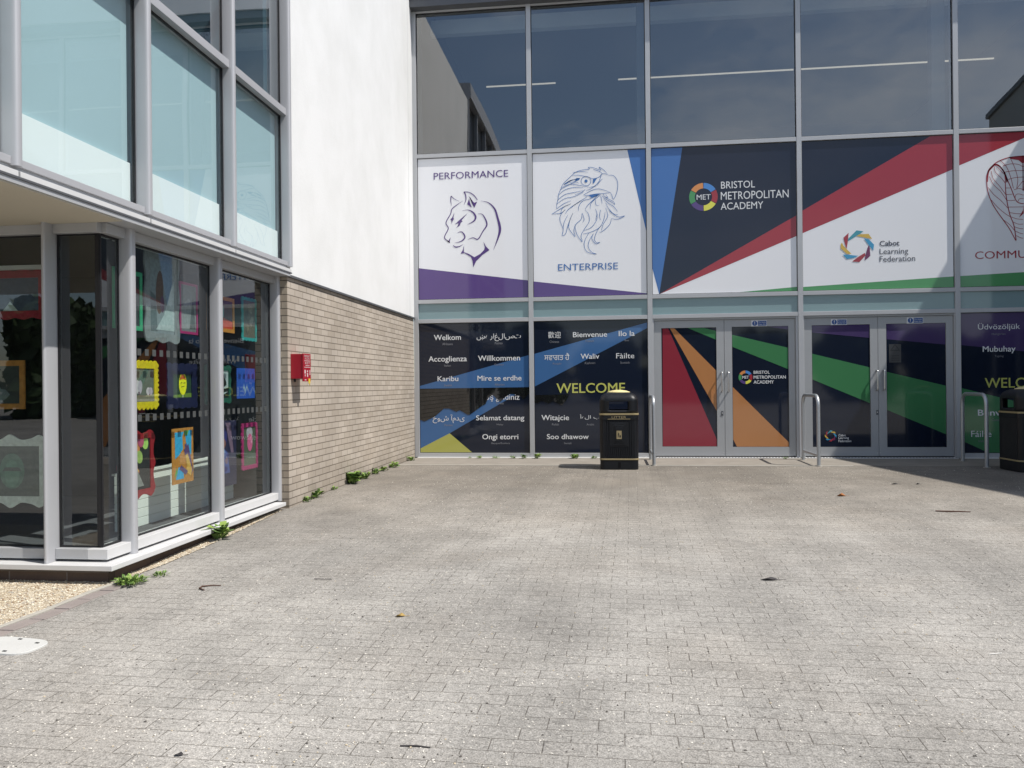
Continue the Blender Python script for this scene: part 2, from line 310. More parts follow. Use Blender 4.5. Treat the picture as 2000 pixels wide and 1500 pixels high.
# ------------------------------------------------------------------ mesh helpers
class MB:
    def __init__(s): s.v, s.f, s.m, s.mats, s.sm = [], [], [], [], []
    def mi(s, mat):
        if mat not in s.mats: s.mats.append(mat)
        return s.mats.index(mat)
    def add(s, verts, faces, mat, smooth=False):
        o = len(s.v); s.v += [tuple(p) for p in verts]; k = s.mi(mat)
        for f in faces: s.f.append([o + i for i in f]); s.m.append(k); s.sm.append(smooth)
    def box(s, x0, x1, y0, y1, z0, z1, mat):
        s.add([(x0,y0,z0),(x1,y0,z0),(x1,y1,z0),(x0,y1,z0),(x0,y0,z1),(x1,y0,z1),(x1,y1,z1),(x0,y1,z1)],
              [(0,3,2,1),(4,5,6,7),(0,1,5,4),(1,2,6,5),(2,3,7,6),(3,0,4,7)], mat)
    def prism(s, prof, axis, a0, a1, mat, smooth=False, caps=True):
        """extrude a 2-D profile: axis 'z' profile (x,y); axis 'y' profile (x,z); axis 'x' profile (y,z)"""
        def P(p, a): return {'z': (p[0], p[1], a), 'y': (p[0], a, p[1]), 'x': (a, p[0], p[1])}[axis]
        n = len(prof); vs = [P(p, a0) for p in prof] + [P(p, a1) for p in prof]
        s.add(vs, [(i, (i+1) % n, n+(i+1) % n, n+i) for i in range(n)], mat, smooth)
        if caps: s.add(vs, [tuple(range(n))[::-1], tuple(range(n, 2*n))], mat)
    def fac(s, pts, y, mat):                     # polygon (x,z) on a plane facing -Y
        a = sum(pts[i][0]*pts[(i+1) % len(pts)][1] - pts[(i+1) % len(pts)][0]*pts[i][1] for i in range(len(pts)))
        if a < 0: pts = pts[::-1]
        s.add([(p[0], y, p[1]) for p in pts], [tuple(range(len(pts)))], mat)
    def ribbon(s, pts, y, mat, sub=5):           # variable-width stroke (x,z,width) on a plane facing -Y
        n = len(pts); q = []
        for i in range(n-1):
            p0, p1, p2, p3 = pts[max(i-1,0)], pts[i], pts[i+1], pts[min(i+2,n-1)]
            for k in range(sub):
                t = k/sub
                q.append([0.5*((2*p1[j]) + (-p0[j]+p2[j])*t + (2*p0[j]-5*p1[j]+4*p2[j]-p3[j])*t*t + (-p0[j]+3*p1[j]-3*p2[j]+p3[j])*t**3) for j in range(3)])
        q.append(list(pts[-1])); vs = []
        for i, p in enumerate(q):
            a, b = q[max(i-1,0)], q[min(i+1,len(q)-1)]
            dx, dz = b[0]-a[0], b[1]-a[1]; L = math.hypot(dx, dz) or 1
            w = max(p[2], 0.004)/2
            vs += [(p[0]-dz/L*w, y, p[1]+dx/L*w), (p[0]+dz/L*w, y, p[1]-dx/L*w)]
        s.add(vs, [(2*i, 2*i+1, 2*i+3, 2*i+2) for i in range(len(q)-1)], mat)
    def tube(s, pts, r, mat, seg=12, caps=True):
        pts = [Vector(p) for p in pts]; n = len(pts); rings = []
        rr = r if isinstance(r, (list, tuple)) else [r]*n
        nrm = None
        for i, p in enumerate(pts):
            d = (pts[min(i+1,n-1)] - pts[max(i-1,0)]).normalized()
            if nrm is None:
                nrm = d.orthogonal().normalized()
            nrm = (nrm - d*nrm.dot(d)).normalized(); b = d.cross(nrm)
            rings.append([p + (nrm*math.cos(2*math.pi*k/seg) + b*math.sin(2*math.pi*k/seg))*rr[i] for k in range(seg)])
        vs = [v for q in rings for v in q]
        s.add(vs, [(i*seg+k, i*seg+(k+1) % seg, (i+1)*seg+(k+1) % seg, (i+1)*seg+k) for i in range(n-1) for k in range(seg)], mat, True)
        if caps: s.add(rings[0], [tuple(range(seg))[::-1]], mat); s.add(rings[-1], [tuple(range(seg))], mat)
    def build(s, name, parent=None, bevel=0.0, loc=None):
        me = bpy.data.meshes.new(name); me.from_pydata(s.v, [], s.f)
        for ma in s.mats: me.materials.append(ma)
        me.polygons.foreach_set("material_index", s.m); me.polygons.foreach_set("use_smooth", s.sm)
        me.update()
        o = bpy.data.objects.new(name, me); COL.objects.link(o)
        if parent is not None:
            o.parent = parent
            if parent.get("_base"): o.location = -Vector(parent["_base"])
        if bevel:
            bm = bmesh.new(); bm.from_mesh(me); bmesh.ops.remove_doubles(bm, verts=bm.verts, dist=1e-5)
            bmesh.ops.recalc_face_normals(bm, faces=bm.faces); bm.to_mesh(me); bm.free()
            md = o.modifiers.new("edge", 'BEVEL'); md.width = bevel; md.segments = 2; md.limit_method = 'ANGLE'; md.angle_limit = R(50)
        return o

def tag(o, label=None, cat=None, group=None, kind=None):
    if label: o["label"] = label
    if cat: o["category"] = cat
    if group: o["group"] = group
    if kind: o["kind"] = kind
    return o
def thing(name, label, cat, loc=(0, 0, 0), group=None):
    o = bpy.data.objects.new(name, None); COL.objects.link(o); o.location = loc; o.empty_display_size = 0.2
    return tag(o, label, cat, group)

_txt = {}
def text_mesh(body, weight=0.0):
    """outline of a line of text as flat geometry (verts, faces, bounds)"""
    key = (body, weight)
    if key in _txt: return _txt[key]
    cu = bpy.data.curves.new("t", 'FONT'); cu.body = body; cu.size = 1.0; cu.resolution_u = 3; cu.fill_mode = 'FRONT'; cu.offset = weight; cu.extrude = 0
    ob = bpy.data.objects.new("t", cu); COL.objects.link(ob)
    dg = bpy.context.evaluated_depsgraph_get(); dg.update()
    me = bpy.data.meshes.new_from_object(ob.evaluated_get(dg))
    vs = [(v.co.x, v.co.y) for v in me.vertices]; fs = [tuple(p.vertices) for p in me.polygons]
    bpy.data.objects.remove(ob); bpy.data.curves.remove(cu); bpy.data.meshes.remove(me)
    xs, ys = [a for a, b in vs], [b for a, b in vs]
    _txt[key] = (vs, fs, min(xs), max(xs), min(ys), max(ys))
    return _txt[key]
def put_text(mb, spec, y, weight=0.0, mats=None):
    body, x0, z0, x1, z1, mk = spec
    vs, fs, ax, bx, ay, by = text_mesh(body)
    w = weight*(z1-z0); x0 += w; x1 -= w; z0 += w*.5; z1 -= w*.5
    sx, sz = (x1-x0)/(bx-ax), (z1-z0)/(by-ay)
    for k, (dx, dz) in enumerate(((0, 0), (w, w*.5), (-w, w*.5), (w, -w*.5), (-w, -w*.5)) if weight else ((0, 0),)):
        mb.add([(x0+(a-ax)*sx+dx, y-.0001*k, z0+(b-ay)*sz+dz) for a, b in vs], fs, (mats or V)[mk])
def clip(pts, x0, x1, z0, z1):
    """Sutherland-Hodgman against a pane rectangle, so that prints stop at their frame"""
    for ax, lim, sgn in ((0, x0, 1), (0, x1, -1), (1, z0, 1), (1, z1, -1)):
        out = []
        for i in range(len(pts)):
            a, b = pts[i-1], pts[i]; da, db = (a[ax]-lim)*sgn, (b[ax]-lim)*sgn
            if (da >= 0) != (db >= 0):
                t = da/(da-db); out.append([a[0]+(b[0]-a[0])*t, a[1]+(b[1]-a[1])*t])
            if db >= 0: out.append(list(b))
        pts = out
        if not pts: return []
    return pts

